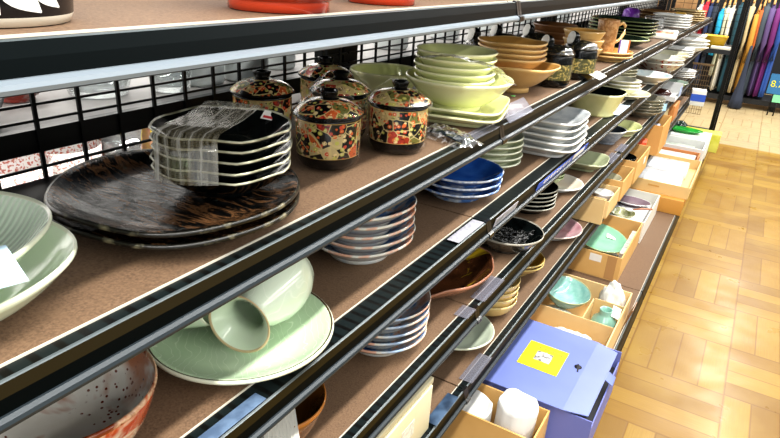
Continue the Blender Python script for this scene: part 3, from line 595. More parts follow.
stack('small_dish', bowl_prof(.036, .022, .018, .004, .003, 1.5), [glaze('leaf_green', '98AE78', 'C8D0A8', 60)] * 3, -.408, 1.59, z + .0096, 2, .009, '{o} small green dish in the cream plate', 'dish', 'small green dishes')
dish('square_dish', bowl_prof(.078, .030, .045, .006, .004, 1.5), [glaze('olive_celadon', 'A4AD86', 'B2B996', 18)] * 2 + [glaze('olive_cel_rim', 'C6CBAA')], -.385, 1.835, z, 'olive green square dish before the price card on fourth shelf', 'dish', rf=sq(4), rz=.1)
dish('deep_bowl', bowl_prof(.066, .05, .035, .006, .004, 1.2), [mk('grey_blue_speckle', 'A9B2BC', .25, c2='8F9AA8', sc=90), mk('slate_in', '3E4650', .2), m_wht], -.392, 2.185, z, 'grey-blue bowl beside the oval yellow-green dish', 'bowl')
o = dish('oval_dish', bowl_prof(.068, .028, .045, .006, .004, 1.2), [m_yg, m_ygd, m_ygr], -.372, 2.37, z, 'oval yellow-green dish on the fourth shelf', 'dish'); o.scale = (1, 1.45, 1)
m_lid = clear('clear_lid', 'E2E4DC', .2, haze=.35, hc='C9C4AE')
stack('plastic_lid', bowl_prof(.085, .03, .04, .004, .002, 1.4), [m_lid] * 3, -.372, 2.74, z, 5, .0125, '{o} of the stacked clear plastic lids', 'lid', 'stacked clear plastic lids', seg=32)
MB().box(-.016, .016, -.001, .001, 0, .03).obj('blue_tag', mk('pale_blue_tag', 'A9D2EA', .5), None, (-.300, 2.83, z + .018), (0, 0, .5), 'pale blue tag stuck beside the clear lids', 'tag')
e = empty('gift_box', (-.365, 3.28, z + .0025), 'open grey-white box with a dark brown piece in it on the fourth shelf', 'box')
MB().box(-.08, .075, -.11, .11, 0, .010).box(-.08, -.076, -.11, .11, .01, .05).box(-.08, .075, .106, .11, .01, .06).box(-.08, .075, -.11, -.107, .01, .022).obj('box_body', mk('box_grey_white', 'C6C6C4', .6), e)
MB().lathe([(0, 0), (.045, .0), (.052, .012), (.04, .026), (0, .032)], 24).obj('brown_piece', mk('dark_brown_glaze', '3A1A12', .2), e, (-.005, -.03, .0102))
MB().box(.0755, .077, .0, .09, .005, .05).obj('printed_panel', mk('blue_white_print', 'B4C4DA', .5, c2='4A6AA8', sc=70, lo=.5, hi=.55), e)
dish('dish', bowl_prof(.09, .03, .05, .005, .004, 1.4), [glaze('grey_green', '8C9C8E')] * 3, -.375, 3.62, z, 'grey-green dish near the end of the fourth shelf', 'dish')
stack('plate', bowl_prof(.085, .018, .05, .005, .004, 1.4), [m_wht] * 3, -.375, 4.0, z, 4, .0105, '{o} of the white plates at the end of fourth shelf', 'plate', 'white plates at the end of fourth shelf', seg=32)

# ------------------------------------------------------------------ fifth shelf
z = DK['D']
m_kraft = mk('kraft_card', 'CFA25E', .6, c2='D8AE6C', sc=6); m_kraft2 = mk('kraft_card_pale', 'DAB87E', .6, c2='E0C28C', sc=6); m_krafti = mk('kraft_inside', 'C89E60', .65)
m_beige = mk('beige_card', 'D2C8A4', .5, c2='D8CFAE', sc=5)
e = empty('storage_box', (-.40, .60, z), 'beige lidded box with a small sticker standing on the fifth shelf', 'box')
MB().box(-.10, .078, -.155, .145, 0, .092, bev=.002).obj('box_body', m_beige, e)
MB().box(-.104, .074, -.16, .152, .0925, .104, bev=.002, M=Matrix.Rotation(-.03, 4, 'X')).obj('lid', m_beige, e)
MB().box(.0781, .0786, .045, .085, .035, .065).obj('sticker', mk('sticker_white', 'E2DECE', .5, c2='C9C4B4', sc=200), e)
dish('shallow_bowl', bowl_prof(.082, .030, .04, .006, .004, 1.6), [glaze('pale_celadon', 'D6DCC8', 'DDE2D2', 14), glaze('pale_celadon_in', 'BECAB4', 'CCD6C2', 14), m_celw], -.402, 1.012, z, 'pale green-white shallow bowl next to the beige box', 'bowl')
m_yel = glaze('straw_yellow', 'E0C47E', 'E6CE90', 18)
stack('rice_bowl', bowl_prof(.062, .038, .03, .006, .004, 3.0), [m_yel, m_yel, glaze('straw_rim', 'E0CB90')], -.388, 1.165, z, 4, .0165, '{o} of the straw yellow bowls on the fifth shelf', 'bowl', 'straw yellow bowls', rz=.3)
stack('rice_bowl', bowl_prof(.066, .034, .03, .006, .004, 1.6), [m_yel, mk('amber_in', '9A6C1E', .14, c2='B98A32', sc=18, coat=.3), glaze('straw_rim2', 'D6BE7A')], -.400, 1.39, z, 2, .0105, '{o} amber bowl after the straw yellow stack', 'bowl', 'amber bowls')
dish('plate', bowl_prof(.098, .024, .06, .006, .004, 1.5), [m_wht, mk('dusky_pink', 'B4808A', .2, c2='CDA8AC', sc=18, lo=.4, hi=.65, coat=.3), glaze('pink_rim', 'DCCFC6')], -.412, 1.69, z, 'dusky pink plate with pale rim on the fifth shelf', 'plate')
def open_box(name, x0, x1, y0, y1, z0, z1, m, label, mi=None, t=.004, rz=0, walls=None, cat='box', group=None):
    """carton without lid: base, four walls as parts"""
    cx, cy = (x0 + x1) / 2, (y0 + y1) / 2; e = empty(name, (cx, cy, z0), label, cat, group, rz)
    hx, hy, h = (x1 - x0) / 2, (y1 - y0) / 2, z1 - z0; H = dict(n=h, f=h, l=h, r=h); H.update(walls or {})
    MB().box(-hx, hx, -hy, hy, 0, t).obj('bottom_panel', mi or m, e)
    for k_, b in dict(n=(-hx, hx, -hy, -hy + t), f=(-hx, hx, hy - t, hy), l=(-hx, -hx + t, -hy + t, hy - t), r=(hx - t, hx, -hy + t, hy - t)).items():
        if H[k_] > 0: MB().box(*b, t, H[k_]).obj('side_panel', m, e)
    return e
def add(name, mb, mats, par, loc=(0, 0, 0), rot=(0, 0, 0), **k): return mb.obj(name, mats, par, loc, rot, **k)
zz = z + .0024
open_box('kraft_box', -.47, -.292, 1.845, 1.862, zz, z + .085, m_kraft2, 'flat kraft box standing on edge after the pink plate')
e = open_box('kraft_box', -.46, -.290, 1.905, 2.075, zz, z + .062, m_kraft2, 'kraft box with brown and white bowls, before the price clip of fifth shelf', m_krafti)
dish('small_dish', bowl_prof(.035, .03, .018, .004, .003, 1.5), [m_amb] * 3, -.345, 1.955, z + .0069, 'brown dish in the kraft box on the fifth shelf', 'dish'); dish('small_dish', bowl_prof(.035, .04, .018, .004, .003, 1.5), [m_wht] * 3, -.335, 2.03, z + .0069, 'white dish in the kraft box on the fifth shelf', 'dish')
e = open_box('kraft_box', -.46, -.288, 2.10, 2.30, zz, z + .075, m_kraft, 'kraft box with a pale bowl, second of the fifth shelf boxes', m_krafti)
dish('small_dish', bowl_prof(.055, .045, .03, .004, .003, 1.5), [m_cream] * 3, -.365, 2.2, z + .0069, 'pale bowl inside the second kraft box of the fifth shelf', 'bowl')
e = open_box('kraft_box', -.46, -.285, 2.325, 2.60, zz, z + .09, m_kraft, 'kraft box with a dark bowl and white sticker, third on the fifth shelf', m_krafti)
dish('small_dish', bowl_prof(.06, .07, .03, .004, .003, 1.3), [m_blk] * 3, -.365, 2.42, z + .0069, 'dark bowl inside the third kraft box of the fifth shelf', 'bowl')
add('sticker', MB().box(.0878, .0884, .02, .06, .04, .065), m_paper, e)
MB().box(-.04, .04, -.035, .035, 0, .085, bev=.003).obj('red_box', mk('red_orange_card', 'D8542E', .5), None, (-.355, 2.70, z), (0, 0, .1), 'small red-orange box between the kraft boxes', 'box')
open_box('kraft_box', -.46, -.275, 2.80, 3.06, zz, z + .135, mk('kraft_orange', 'C9924A', .6, c2='D3A05A', sc=5), 'tall kraft box with blue papers, farthest of the fifth shelf boxes', m_krafti, walls=dict(l=.12))
MB().box(-.07, .06, -.10, .10, 0, .09, bev=.003).obj('paper_stack', mk('pale_blue_paper', 'B9C4D6', .6), None, (-.372, 2.93, z + .0069), (0, 0, 0), 'pale blue papers inside the tall kraft box', 'paper')
MB().box(-.08, .07, -.17, .17, 0, .10, bev=.003).obj('beige_box', mk('cream_card', 'DCCFA8', .6, c2='D2C290', sc=12), None, (-.405, 3.30, z + .001), (0, 0, 0), 'cream closed box beyond the tall kraft box', 'box')
MB().box(-.07, .06, -.10, .10, 0, .09, bev=.003).obj('brown_box', mk('orange_card', 'B9793C', .6), None, (-.375, 3.66, z), (0, 0, 0), 'orange-brown box on the fifth shelf near its end', 'box')
e = empty('carton', (-.262, 4.20, z + .0045), 'white carton with a blue band near the end of the fifth shelf', 'box', rz=.15); e.scale = (.82, .82, .9)
add('carton_body', MB().box(-.05, .05, -.05, .05, 0, .105, bev=.003), mk('carton_white', 'DAD8D0', .5), e)
add('blue_band', MB().box(-.0506, .0506, -.0506, .0506, .03, .078), m_blueprint, e)

# ------------------------------------------------------------------ cartons on the base deck
z = DK['S']
m_foam = mk('white_foam_sheet', 'E4E4E0', .55, bump=.2, bsc=60); m_crepe = mk('crumpled_paper', 'E2E1DB', .6)
def crumple(label, x, y, zz, sx, sy, h, seed, name='crumpled_paper', rz=0, m=None):
    rnd = random.Random(seed); ph = [rnd.uniform(0, 6) for _ in range(8)]
    bm = bmesh.new(); bmesh.ops.create_icosphere(bm, subdivisions=4, radius=1)
    for v in bm.verts:
        c = v.co.copy(); d = abs(sin(3.1 * c.x + ph[0] + 2 * c.y)) * .35 + abs(sin(5.7 * c.y + ph[1] + 3.2 * c.z)) * .35 + abs(sin(8 * c.x - 6 * c.y + 4 * c.z + ph[2])) * .30
        c *= .72 + d * .42; v.co = Vector((c.x * sx, c.y * sy, max(c.z, -.4) * h * .62))
    mn = min(v.co.z for v in bm.verts)
    for v in bm.verts: v.co.z -= mn
    return MB().bm(bm, 0, True).obj(name, m or m_crepe, None, (x, y, zz), (0, 0, rz), label, 'paper')
# carton with wrapped cups
e = open_box('kraft_box', -.52, -.199, 1.012, 1.128, z, .272, m_kraft, 'kraft carton holding white foam wrapped cups, at bottom of the photo', m_krafti)
add('hand_hole', MB().lathe([(0, 0), (.013, 0), (.013, .0008), (0, .0008)], 24), mk('hole_white', 'D9D6CC', .6), e, (.1606, -.01, .075), (0, pi / 2, 0))
def foam_cup(x, y, zz, r, h, label, rot, seed):
    return MB().lathe([(0, 0), (r * .8, 0), (r * .97, .006), (r, h * .5), (r * 1.03, h * .92), (r * 1.0, h), (r * .94, h * 1.01), (r * .86, h * .98), (r * .74, h * .93), (0, h * .91)], 40, 0, lambda a, t, q, w: 1 + .03 * sin(5 * a + seed + 30 * w) + .015 * sin(11 * a + seed), lambda a, t, q, w: .004 * sin(4 * a + seed) * (w / h)).obj('wrapped_cup', m_foam, None, (x, y, zz), rot, label, 'cup')
foam_cup(-.358, 1.068, z + .02, .044, .084, 'white foam wrapped cup at the left inside the kraft carton', (.0, .0, 0), 1)
foam_cup(-.262, 1.070, z + .025, .043, .125, 'taller white foam wrapped cup at the right inside the kraft carton', (0, .05, 1), 3)
# lavender box
m_lav = mk('lavender_card', '6A78B6', .45, c2='7280BE', sc=4); m_lavd = mk('lavender_side', '6E76B8', .5)
e = empty('gift_box', (-.30, 1.30, z), 'lavender blue gift box with yellow label, flap tucked open', 'box')
bx0, bx1, by0, by1, hz = -.24, .190, -.155, .150, .128
add('box_body', MB().box(bx0, bx1, by0, by1, 0, .003).box(bx0, bx1, by0, by0 + .003, .003, hz - .010).box(bx0, bx1, by1 - .003, by1, .003, hz - .004).box(bx0, bx0 + .003, by0 + .003, by1 - .003, .003, hz - .004).box(bx1 - .003, bx1, by0 + .003, by1 - .003, .003, hz - .034), m_lavd, e)
lid = MB()
lv = [(bx0 - .004, by0 - .014, hz), (.125, by0 - .010, hz), (.178, by0 + .010, hz - .0055), (bx0 - .004, by1 + .002, hz), (.128, by1 + .002, hz), (.181, by1 - .008, hz - .005)]
lid.add([Vector(v) for v in lv] + [Vector(v) - Vector((0, 0, .0022)) for v in lv], [(0, 1, 4, 3), (1, 2, 5, 4), (6, 9, 10, 7), (7, 10, 11, 8), (0, 3, 9, 6), (0, 6, 7, 1), (1, 7, 8, 2), (2, 8, 11, 5), (3, 4, 10, 9), (4, 5, 11, 10)], 0)
ld = add('lid', lid, m_lav, e)
add('tuck_tab', MB().box(0, .024, -.020, .020, -.001, .001, bev=.0006, M=Matrix.Translation((.177, .030, hz - .0055)) @ Matrix.Rotation(.5, 4, 'Y')), m_lav, e)
add('finger_hole', MB().lathe([(0, 0), (.009, 0), (.009, .0006), (0, .0006)], 24).box(-.002, .002, -.02, .012, 0, .0007), mk('dark_slot', '14141E', .6), ld, (.112, .012, hz + .0004), (0, 0, .2))
add('gap_shade_block', MB().box(.15, .1862, -.145, .14, .05, hz - .050), mk('painted_gap_shade', '1A1A20', .7), e)  # dark block painting in the shade seen under the open flap
lab = add('label', MB().box(-.050, .050, -.056, .056, 0, .0007), mk('yellow_label', 'E8DC1E', .4), ld, (.028, -.002, hz + .0004))
add('label_border', MB().box(-.046, .046, -.0525, -.0515, .0007, .0009).box(-.046, .046, .0515, .0525, .0007, .0009).box(-.0465, -.0455, -.0525, .0525, .0007, .0009).box(.0455, .0465, -.0525, .0525, .0007, .0009), mk('label_line', 'B9A81A', .4), lab)
add('label_picture', MB().box(-.020, .020, -.020, .022, .0007, .001), mk('grey_picture', '6E6A66', .5, c2='E2E2E4', sc=70, lo=.4, hi=.6, det=4), lab)
tx = MB(); rr = random.Random(3); x = -.030
while x < .032:   # the line of small script and the line below
    if rr.random() > .15: tx.box(x, x + .0032, .0345 + rr.uniform(-.001, .001), .0375 + rr.uniform(0, .003), .0007, .0010)
    if rr.random() > .2: tx.box(x, x + .003, -.0405, -.0392, .0007, .0010)
    x += .0043
add('script_line', tx, mk('script_olive', '8A7A22', .5), lab); add('red_mark', MB().box(.036, .0395, .030, .0335, .0007, .001), m_red, lab)
# carton with celadon bowl and teapot
e = open_box('kraft_box', -.52, -.153, 1.468, 1.850, z, .250, m_kraft2, 'compartmented kraft carton with turquoise bowl and teapot', m_krafti)
add('divider', MB().box(-.179, .179, -.003, 0, .004, .088), m_kraft2, e, (0, -.04, 0)); add('divider', MB().box(-.0015, .0015, -.037, .10, .004, .085), m_kraft2, e, (.086, 0, 0))
add('divider', MB().box(.088, .179, -.0015, .0015, .004, .085), m_kraft2, e, (0, .105, 0))
add('torn_flap', MB().box(0, .003, -.03, .04, .03, .09, M=Matrix.Rotation(.25, 4, 'Y')), mk('brown_tape', '7E5A3C', .4), e, (.180, .13, -.004))
crumple('white paper lining under the turquoise bowl', -.340, 1.690, z + .0045, .080, .045, .050, 5)
dish('serving_bowl', bowl_prof(.073, .05, .034, .006, .004, 1.8), [m_ceti, mk('turquoise_in', '88BAB0', .14, c2='A8D0C6', sc=60, lo=.35, hi=.7, coat=.3), glaze('olive_gold_rim', 'A8AE86')], -.335, 1.735, z + .0535, 'turquoise bowl lying in the compartmented kraft carton', 'bowl', rot=(.10, .12, 0))
crumple('crumpled white paper at the back right of the compartmented carton', -.204, 1.806, z + .0045, .040, .036, .15, 8, rz=.1)
crumple('crumpled white paper in the near compartment of the carton', -.25, 1.508, z + .0045, .085, .026, .11, 11)
e = empty('teapot', (-.199, 1.690, z + .0045), 'small turquoise teapot with open neck in the carton', 'teapot'); e.scale = (1.12, 1.12, 1.15)
add('teapot_body', MB().lathe([(0, 0), (.022, 0), (.033, .012), (.036, .03), (.030, .052), (.018, .063), (.0155, .068), (.017, .079), (.0165, .0805), (.0135, .079), (.012, .068), (.010, .06), (0, .058)], 40), [m_ceti], e, (0, 0, .003), (0, 0, 0))
add('paper_card', MB().box(-.012, .012, -.018, .018, 0, .0008), m_paper, e, (.024, .012, .075), (.5, .4, .3))
# carton with green plate
e = open_box('kraft_box', -.52, -.233, 2.085, 2.485, z, .250, m_kraft, 'kraft carton with a round green plate and price sticker', m_krafti)
add('price_sticker', MB().box(-.002, .040, -.0008, -.0002, .06, .088), m_paper, e, (.035, -.2, 0))
add('tape_strip', MB().box(.095, .128, -.0006, -.0001, .004, .095), mk('pale_tape', 'B98E5C', .25), e, (0, -.2, 0))
dish('plate', bowl_prof(.105, .026, .06, .006, .004, 1.6), [m_cegr, m_cegr, glaze('olive_rim3', 'A0A878')], -.352, 2.262, z + .058, 'round green plate tilted in the kraft carton', 'plate', rot=(.10, .14, 0))
MB().box(-.017, .017, -.017, .017, 0, .0006).obj('price_sticker', m_paper, None, (-.318, 2.318, z + .072), (.1, .14, .2), 'white price sticker inside the round green plate', 'sticker')
crumple('packing under the green plate in the kraft carton', -.365, 2.27, z + .0045, .085, .09, .045, 21)
for j in range(5): MB().box(-.0016, .0016, -.15, .10, 0, .078).obj('paper_sheet', mk('ridged_paper', 'D5D2C8', .6, c2='A9A69C', sc=200), None, (-.253 + j * .0038 - .001, 2.31, z + .0045), (0, 0, 0), ('%s of the five white card sheets standing beside the green plate' % ('first', 'second', 'third', 'fourth', 'last')[j]), 'card', 'white card sheets by the green plate')
# white carton with spoon
e = open_box('white_box', -.52, -.228, 2.50, 2.905, z, .246, mk('white_card', 'E0DDD2', .5), 'white carton with small bowl and pink spoon', mk('white_card_in', 'E6E5E2', .55))
MB().box(-.11, .11, -.17, .17, 0, .045, bev=.004).obj('paper_stack', mk('white_lining', 'E4E4E6', .6), None, (-.362, 2.70, z + .0045), (0, 0, 0), 'white paper lining inside the white carton', 'paper')
dish('small_dish', bowl_prof(.055, .03, .03, .005, .003, 1.5), [glaze('olive_mix', '8A8C50', 'C9C8B4', 60)] * 3, -.335, 2.60, z + .05, 'small olive and white bowl in the white carton', 'bowl')
o = dish('oval_dish', bowl_prof(.06, .02, .035, .005, .003, 1.5), [glaze('dark_plum', '544048', '6A545C', 30), glaze('plum_in', '7A6670', '8C7A82', 20), m_wht], -.335, 2.805, z + .05, 'dark plum oval dish at the back of the white carton', 'dish'); o.scale = (1.45, .95, 1)
e = empty('spoon', (-.31, 2.62, z + .0855), 'pink handled spoon lying across the small bowl', 'spoon', rz=.35)
add('bowl', MB().lathe([(0, 0), (.012, .001), (.018, .006), (.017, .0065), (.011, .003), (0, .002)], 24), m_wht, e); add('handle', MB().tube([(.014, 0, .006), (.05, .01, .012), (.095, .02, .012)], .004, 8), mk('pink_handle', 'B9785A', .3), e)
# stacked kraft boxes with film packed plates
MB().box(-.52, -.128, 0, .47, 0, .072, bev=.002).obj('kraft_box', mk('kraft_deep', 'C08A3C', .55), None, (0, 2.945, z), (0, 0, 0), 'lower closed kraft box under the pale tray of wrapped plates', 'box')
e = open_box('tray_box', -.52, -.118, 2.985, 3.52, z + .0725, z + .128, mk('kraft_light', 'D9BA80', .6), 'pale kraft tray with film wrapped white plates', None, .006)
add('label_strip', MB().box(.02, .07, -.0012, -.0002, .03, .038), mk('tan_print', 'C79A52', .6), e, (0, -.2675, 0))
m_pack = mk('film_packed_white', 'D8DADC', .18, c2='E6E8EA', sc=30, bump=.4, bsc=40, coat=.5)
for y, h, L in ((3.12, .046, 'near film wrapped white plate in the pale tray'), (3.36, .046, 'far film wrapped white plate in the pale tray')):
    MB().box(-.17, .15, -.10, .10, 0, h, bev=.010).obj('wrapped_plate', m_pack, None, (-.315, y, z + .079), (0, 0, .03), L, 'plate')
e = open_box('white_box', -.50, -.145, 3.56, 3.76, z, z + .11, mk('wood_edge', 'B9763E', .5), 'box with reddish edge holding a white plate with pink flower', None, .006)
MB().box(-.16, .16, -.088, .088, 0, .09, bev=.004).obj('square_plate', mk('white_pink', 'E2DED8', .25, c2='D9A8A0', sc=14, lo=.6, hi=.72), None, (-.322, 3.66, z + .0065), (0, 0, 0), 'white plate with pink flower in the reddish edged box', 'plate')
MB().box(-.17, .17, -.012, .012, 0, .115, bev=.002).obj('navy_box', mk('navy_card', '2A3E66', .5), None, (-.315, 3.54, z), (0, 0, 0), 'narrow navy box between the tray and the flowered plate', 'box')
e = open_box('white_box', -.50, -.135, 3.80, 4.03, z, z + .12, mk('white_grey_card', 'DADAD6', .5), 'white box with a grey-green tray inside', None, .008)
MB().box(-.14, .13, -.08, .08, 0, .08, bev=.006).obj('tray', mk('grey_green_tray', 'A9B2A4', .4), None, (-.32, 3.915, z + .009), (0, 0, 0), 'grey-green tray in the white box', 'tray')
MB().box(-.50, -.13, 0, .20, 0, .125, bev=.003).obj('white_box', mk('white_card_far', 'E4E3DE', .5), None, (0, 4.07, z), (0, 0, 0), 'closed white box under the bright green dish', 'box')
o = dish('leaf_dish', bowl_prof(.065, .02, .04, .004, .003, 1.5), [glaze('leaf_bright', '1E8A2E', '2A9C3A', 20)] * 3, -.285, 4.16, z + .1255, 'bright green oval dish on the far white box', 'dish'); o.scale = (1.7, .9, 1)
MB().box(-.17, .045, -.06, .06, 0, .115, bev=.003).obj('lime_box', mk('lime_card', 'B4B432', .5, c2='C9C85A', sc=10), None, (-.125, 4.345, z + .0005), (0, 0, 0), 'yellow-green box at the far end of the base deck', 'box')

# ------------------------------------------------------------------ price cards on the rails
def card(label, s, y0, y1, x0=-.3145, dz=.0018, m=None, wdt=.018, ry=.0, print_=None, cat='price card', lift=.0):
    e = empty('price_card', (x0, (y0 + y1) / 2, DK[s] + dz + lift), label, cat)
    e.rotation_euler = (0, ry, 0)
    add('card_holder', MB().box(-wdt, .004, -(y1 - y0) / 2, (y1 - y0) / 2, 0, .0008, bev=.0003), m or m_holder, e)
    if print_: add('printed_slip', MB().box(-wdt * .75, -.001, -(y1 - y0) * .38, (y1 - y0) * .38, .0009, .0012), print_, e)
    return e
m_slip = mk('white_slip', 'A9A9B2', .5, c2='8E8E98', sc=160, lo=.45, hi=.7)
card('clear price card holder lying on the second rail before the rail joint', 'A', .765, .862, x0=-.3135)
card('clear price card standing up on the second rail after the rail joint', 'A', .905, 1.02, x0=-.3125, ry=.75, wdt=.026)
card('price card with printed slip at the end of the third rail, first bay', 'B', .765, .862, x0=-.3185, m=m_slip, wdt=.016)
card('pale blue tape strip stuck on the slotted edge of third shelf', 'B', .268, .340, x0=-.3185, m=mk('pale_blue_tape', '4A5E78', .5, c2='5E748E', sc=60), wdt=.010)
card('clear price card holder over the brown leaf dish edge, fourth rail', 'C', .83, .868, x0=-.3135, wdt=.022); card('clear price card holder on the fourth rail after its joint', 'C', .90, 1.0, x0=-.312, wdt=.024)
card('dark blue price strip on the fifth shelf edge before its joint', 'D', .755, .845, x0=-.3165, m=mk('slate_blue_strip', '26364A', .35, c2='4A607A', sc=25), wdt=.018)
card('clear price card holder on the fifth rail after its joint', 'D', .895, .995, x0=-.312, wdt=.024)
card('clear price card holder at the joint of the fourth rail further on', 'C', 1.93, 2.06, x0=-.3135, wdt=.026); card('clear card holder beyond the second joint of fourth rail', 'C', 2.09, 2.2, x0=-.3135, wdt=.024)
card('pale blue card on the third rail before its second joint', 'B', 1.86, 2.03, x0=-.3135, m=mk('pale_blue_card', 'B4C6DA', .4), wdt=.03)
card('white paper tag sticking out of the second rail', 'A', 1.40, 1.47, x0=-.292, m=m_paper, wdt=.022, ry=.35, lift=.006)
# cards on the face of the third rail
def face_strip(label, y0, y1, m, marks):
    lz = LIP['B']; e = empty('price_strip', (X0 - .0040, (y0 + y1) / 2, lz + .0152), label, 'price card'); e.rotation_euler = (0, .245, 0); h = (y1 - y0) / 2
    add('strip', MB().box(-.0002, .0008, -h, h, -.0085, .0085), m, e); g = MB()
    for (a, b, c, d) in marks: g.box(.0009, .0011, -h + a * 2 * h, -h + b * 2 * h, -.0085 + c * .017, -.0085 + d * .017)
    return e, g
rr = random.Random(5)
e, g = face_strip('white barcode price strip on the third rail, second bay', .895, 1.0, m_slip, [(.06 + .022 * i, .06 + .022 * i + rr.choice((.006, .012)), .2, .75) for i in range(14)] + [(.5, .62, .3, .7), (.68, .9, .45, .62)])
add('barcode', g, m_grey, e)
mk_ = []
for i in range(9):   # the white characters
    a = .10 + i * .058
    mk_ += [(a, a + .04, .66, .76), (a + .016, a + .024, .22, .84), (a, a + .04, .40, .48)] + ([(a, a + .008, .2, .6)] if i % 2 else [(a + .03, a + .04, .2, .5)])
mk_ += [(.66, .92, .12, .88)]
e, g = face_strip('blue price strip with white characters on the third rail', 1.115, 1.50, m_blueprint, mk_); add('white_characters', g, m_paper, e)

# ------------------------------------------------------------------ behind the wire mesh: glass and cups of the next aisle
zg = .9858; m_gl = clear('clear_glass', 'E6EAEA', .18, .03, haze=.06); m_fr = mk('frosted_glass', 'C4CCCC', .3, c2='D6DCDA', sc=8)
def tumbler(name, x, y, r, h, m, label, zz=zg, cat='glass', rim=None): return MB().lathe([(0, .003), (r * .7, 0), (r * .78, .002), (r * .9, h * .5), (r, h), (r - .0015, h), (r * .86, h * .5), (r * .7, .008), (0, .007)], 36).obj(name, m, None, (x, y, zz), label=label, cat=cat)
tumbler('glass_bowl', -.755, .505, .048, .05, m_gl, 'clear glass bowl behind the mesh, left of two'); tumbler('glass_bowl', -.712, .590, .034, .05, m_gl, 'clear glass bowl behind the mesh, right of two')
dish('small_dish', bowl_prof(.04, .03, .02, .005, .003, 1.6), [mk('red_white_cup', 'D8D4D0', .2, c2='B4483A', sc=40)] * 3, -.79, .415, zg, 'white dish with red marks behind the mesh at left', 'dish')
o = MB().lathe([(0, .002), (.03, .002), (.036, .0), (.048, .03), (.0492, .03), (.038, .004), (0, .006)], 24, 0, lambda a, t, r, q: 1 + .04 * cos(12 * a)).obj('wire_basket', mk('dark_wicker', '1C1A1C', .4), None, (-.715, .305, zg), label='dark basket behind the mesh at the left edge', cat='basket')
for x, y, r, L in ((-.72, .655, .034, 'frosted white vase behind the mesh, nearest of three'), (-.700, .73, .036, 'frosted white vase behind the mesh, middle of three'), (-.74, .85, .034, 'frosted white vase behind the mesh, farthest of three')):
    MB().lathe([(0, 0), (r * .9, 0), (r, .004), (r, .10), (r * .9, .12), (r * .7, .125), (0, .124)], 36).obj('frosted_vase', m_fr, None, (x, y, zg), label=L, cat='vase')
for j, y in enumerate((1.25, 1.55, 1.85, 2.2, 2.6)):
    MB().lathe([(0, 0), (.035, 0), (.04, .004), (.042, .09), (.03, .1), (0, .1)], 24).obj('frosted_vase', m_fr, None, (-.74 - .01 * (j % 2), y, zg), label='frosted white vase of the next aisle, %s one past the black upright' % ('first', 'second', 'third', 'fourth', 'last')[j], cat='vase')
zg = .8608; m_rc = mk('red_floral_white', 'DAD6D2', .25, c2='B8685C', sc=330, lo=.5, hi=.58); m_sc = mk('grey_floral_white', 'DAD6D2', .25, c2='A87A70', sc=360, lo=.52, hi=.6)
for x, y, L in ((-.715, .355, 'white cup with red floral print seen low through the mesh at left'), (-.735, .435, 'white cup with fine grey and red print seen low through the mesh')):
    MB().lathe([(0, .002), (.02, .002), (.024, 0), (.038, .02), (.042, .072), (.0405, .073, 1), (.036, .02, 1), (.02, .008, 1), (0, .008, 1)], 40).obj('teacup', [m_sc, m_rc], None, (x, y, zg), label=L, cat='cup')
MB().box(-.03, .03, -.05, .05, 0, .09, bev=.003).obj('orange_box', mk('orange_pack', 'D06A1E', .5), None, (-.86, .44, zg), label='orange packet behind the printed cups', cat='box')
MB().box(-.03, .03, -.09, .09, 0, .085, bev=.003).obj('brown_box', mk('dark_brown_pack', '3A2218', .5), None, (-.87, .56, zg), label='dark brown box behind the mesh', cat='box')
tumbler('drinking_glass', -.72, .505, .028, .085, m_gl, 'clear drinking glass low behind the mesh', zg)
MB().box(-.03, .03, -.07, .07, 0, .088, bev=.003).obj('snack_packet', mk('pink_pack', 'C9927E', .5, c2='D8B46A', sc=40), None, (-.76, .63, zg), label='pink and tan packet low behind the mesh', cat='packet')
MB().box(-.012, .012, -.0006, .0006, 0, .018).obj('yellow_tag', mk('yellow_tag', 'E8D21E', .5), None, (-.715, .565, zg + .066), (0, 0, .9), 'small yellow tag low behind the mesh', 'tag')

# ------------------------------------------------------------------ black display rack at the end of the aisle
e = empty('display_rack', (-.40, 4.72, 0), 'black display rack with wire panels standing past the shelving', 'rack')
for x in (.24, -.24):
    for y in (.0, .42): add('post', MB().box(x - .012, x + .012, y - .012, y + .012, 0, 1.45), m_black, e)
add('shelf_board', MB().box(-.228, .228, -.012, .43, .715, .742), mk('rack_shelf', '1A1C20', .45), e)
add('bottom_board', MB().box(-.228, .228, -.012, .43, .10, .125), mk('rack_shelf2', '20221F', .45), e)
wm = MB(); 
for i in range(9): wm.box(-.228 + i * .057 - .0012, -.228 + i * .057 + .0012, .4285, .4315, .75, 1.43)
for i in range(15): wm.box(-.228, .228, .4315, .434, .76 + i * .048 - .0012, .76 + i * .048 + .0012)
add('wire_panel', wm, m_black, e)
wm = MB(); mg = mk('brass_wire', '7E6648', .35, .3)
for i in range(9): wm.box(.03 + i * .0145, .0325 + i * .0145, -.018, -.015, .30, .64)
for i in range(11): wm.box(.026, .152, -.0215, -.018, .30 + i * .033, .303 + i * .033)
wm.box(.022, .156, -.024, -.014, .635, .645)
add('brass_panel', wm, mg, e)
add('stay', MB().box(-.2, .2, .2, .21, .70, .715), m_black, e)
z = .7425
MB().lathe([(0, .002), (.052, .0), (.056, .002), (.072, .075), (.075, .078), (.070, .078), (.053, .006), (0, .006)], 40, 0, sq(5)).obj('yellow_basket', mk('basket_yellow', 'C9A01C', .45, bump=.4, bsc=120), None, (-.285, 4.84, z), (0, 0, .1), 'yellow basket standing on the black display rack', 'basket')
MB().box(-.02, .02, -.02, .02, 0, .065, bev=.002).obj('striped_box', mk('stripe_box', 'C04A4A', .5, c2='3A4A9A', sc=30), None, (-.388, 4.80, z), (0, 0, .1), 'small red and blue box left of the yellow basket', 'box')
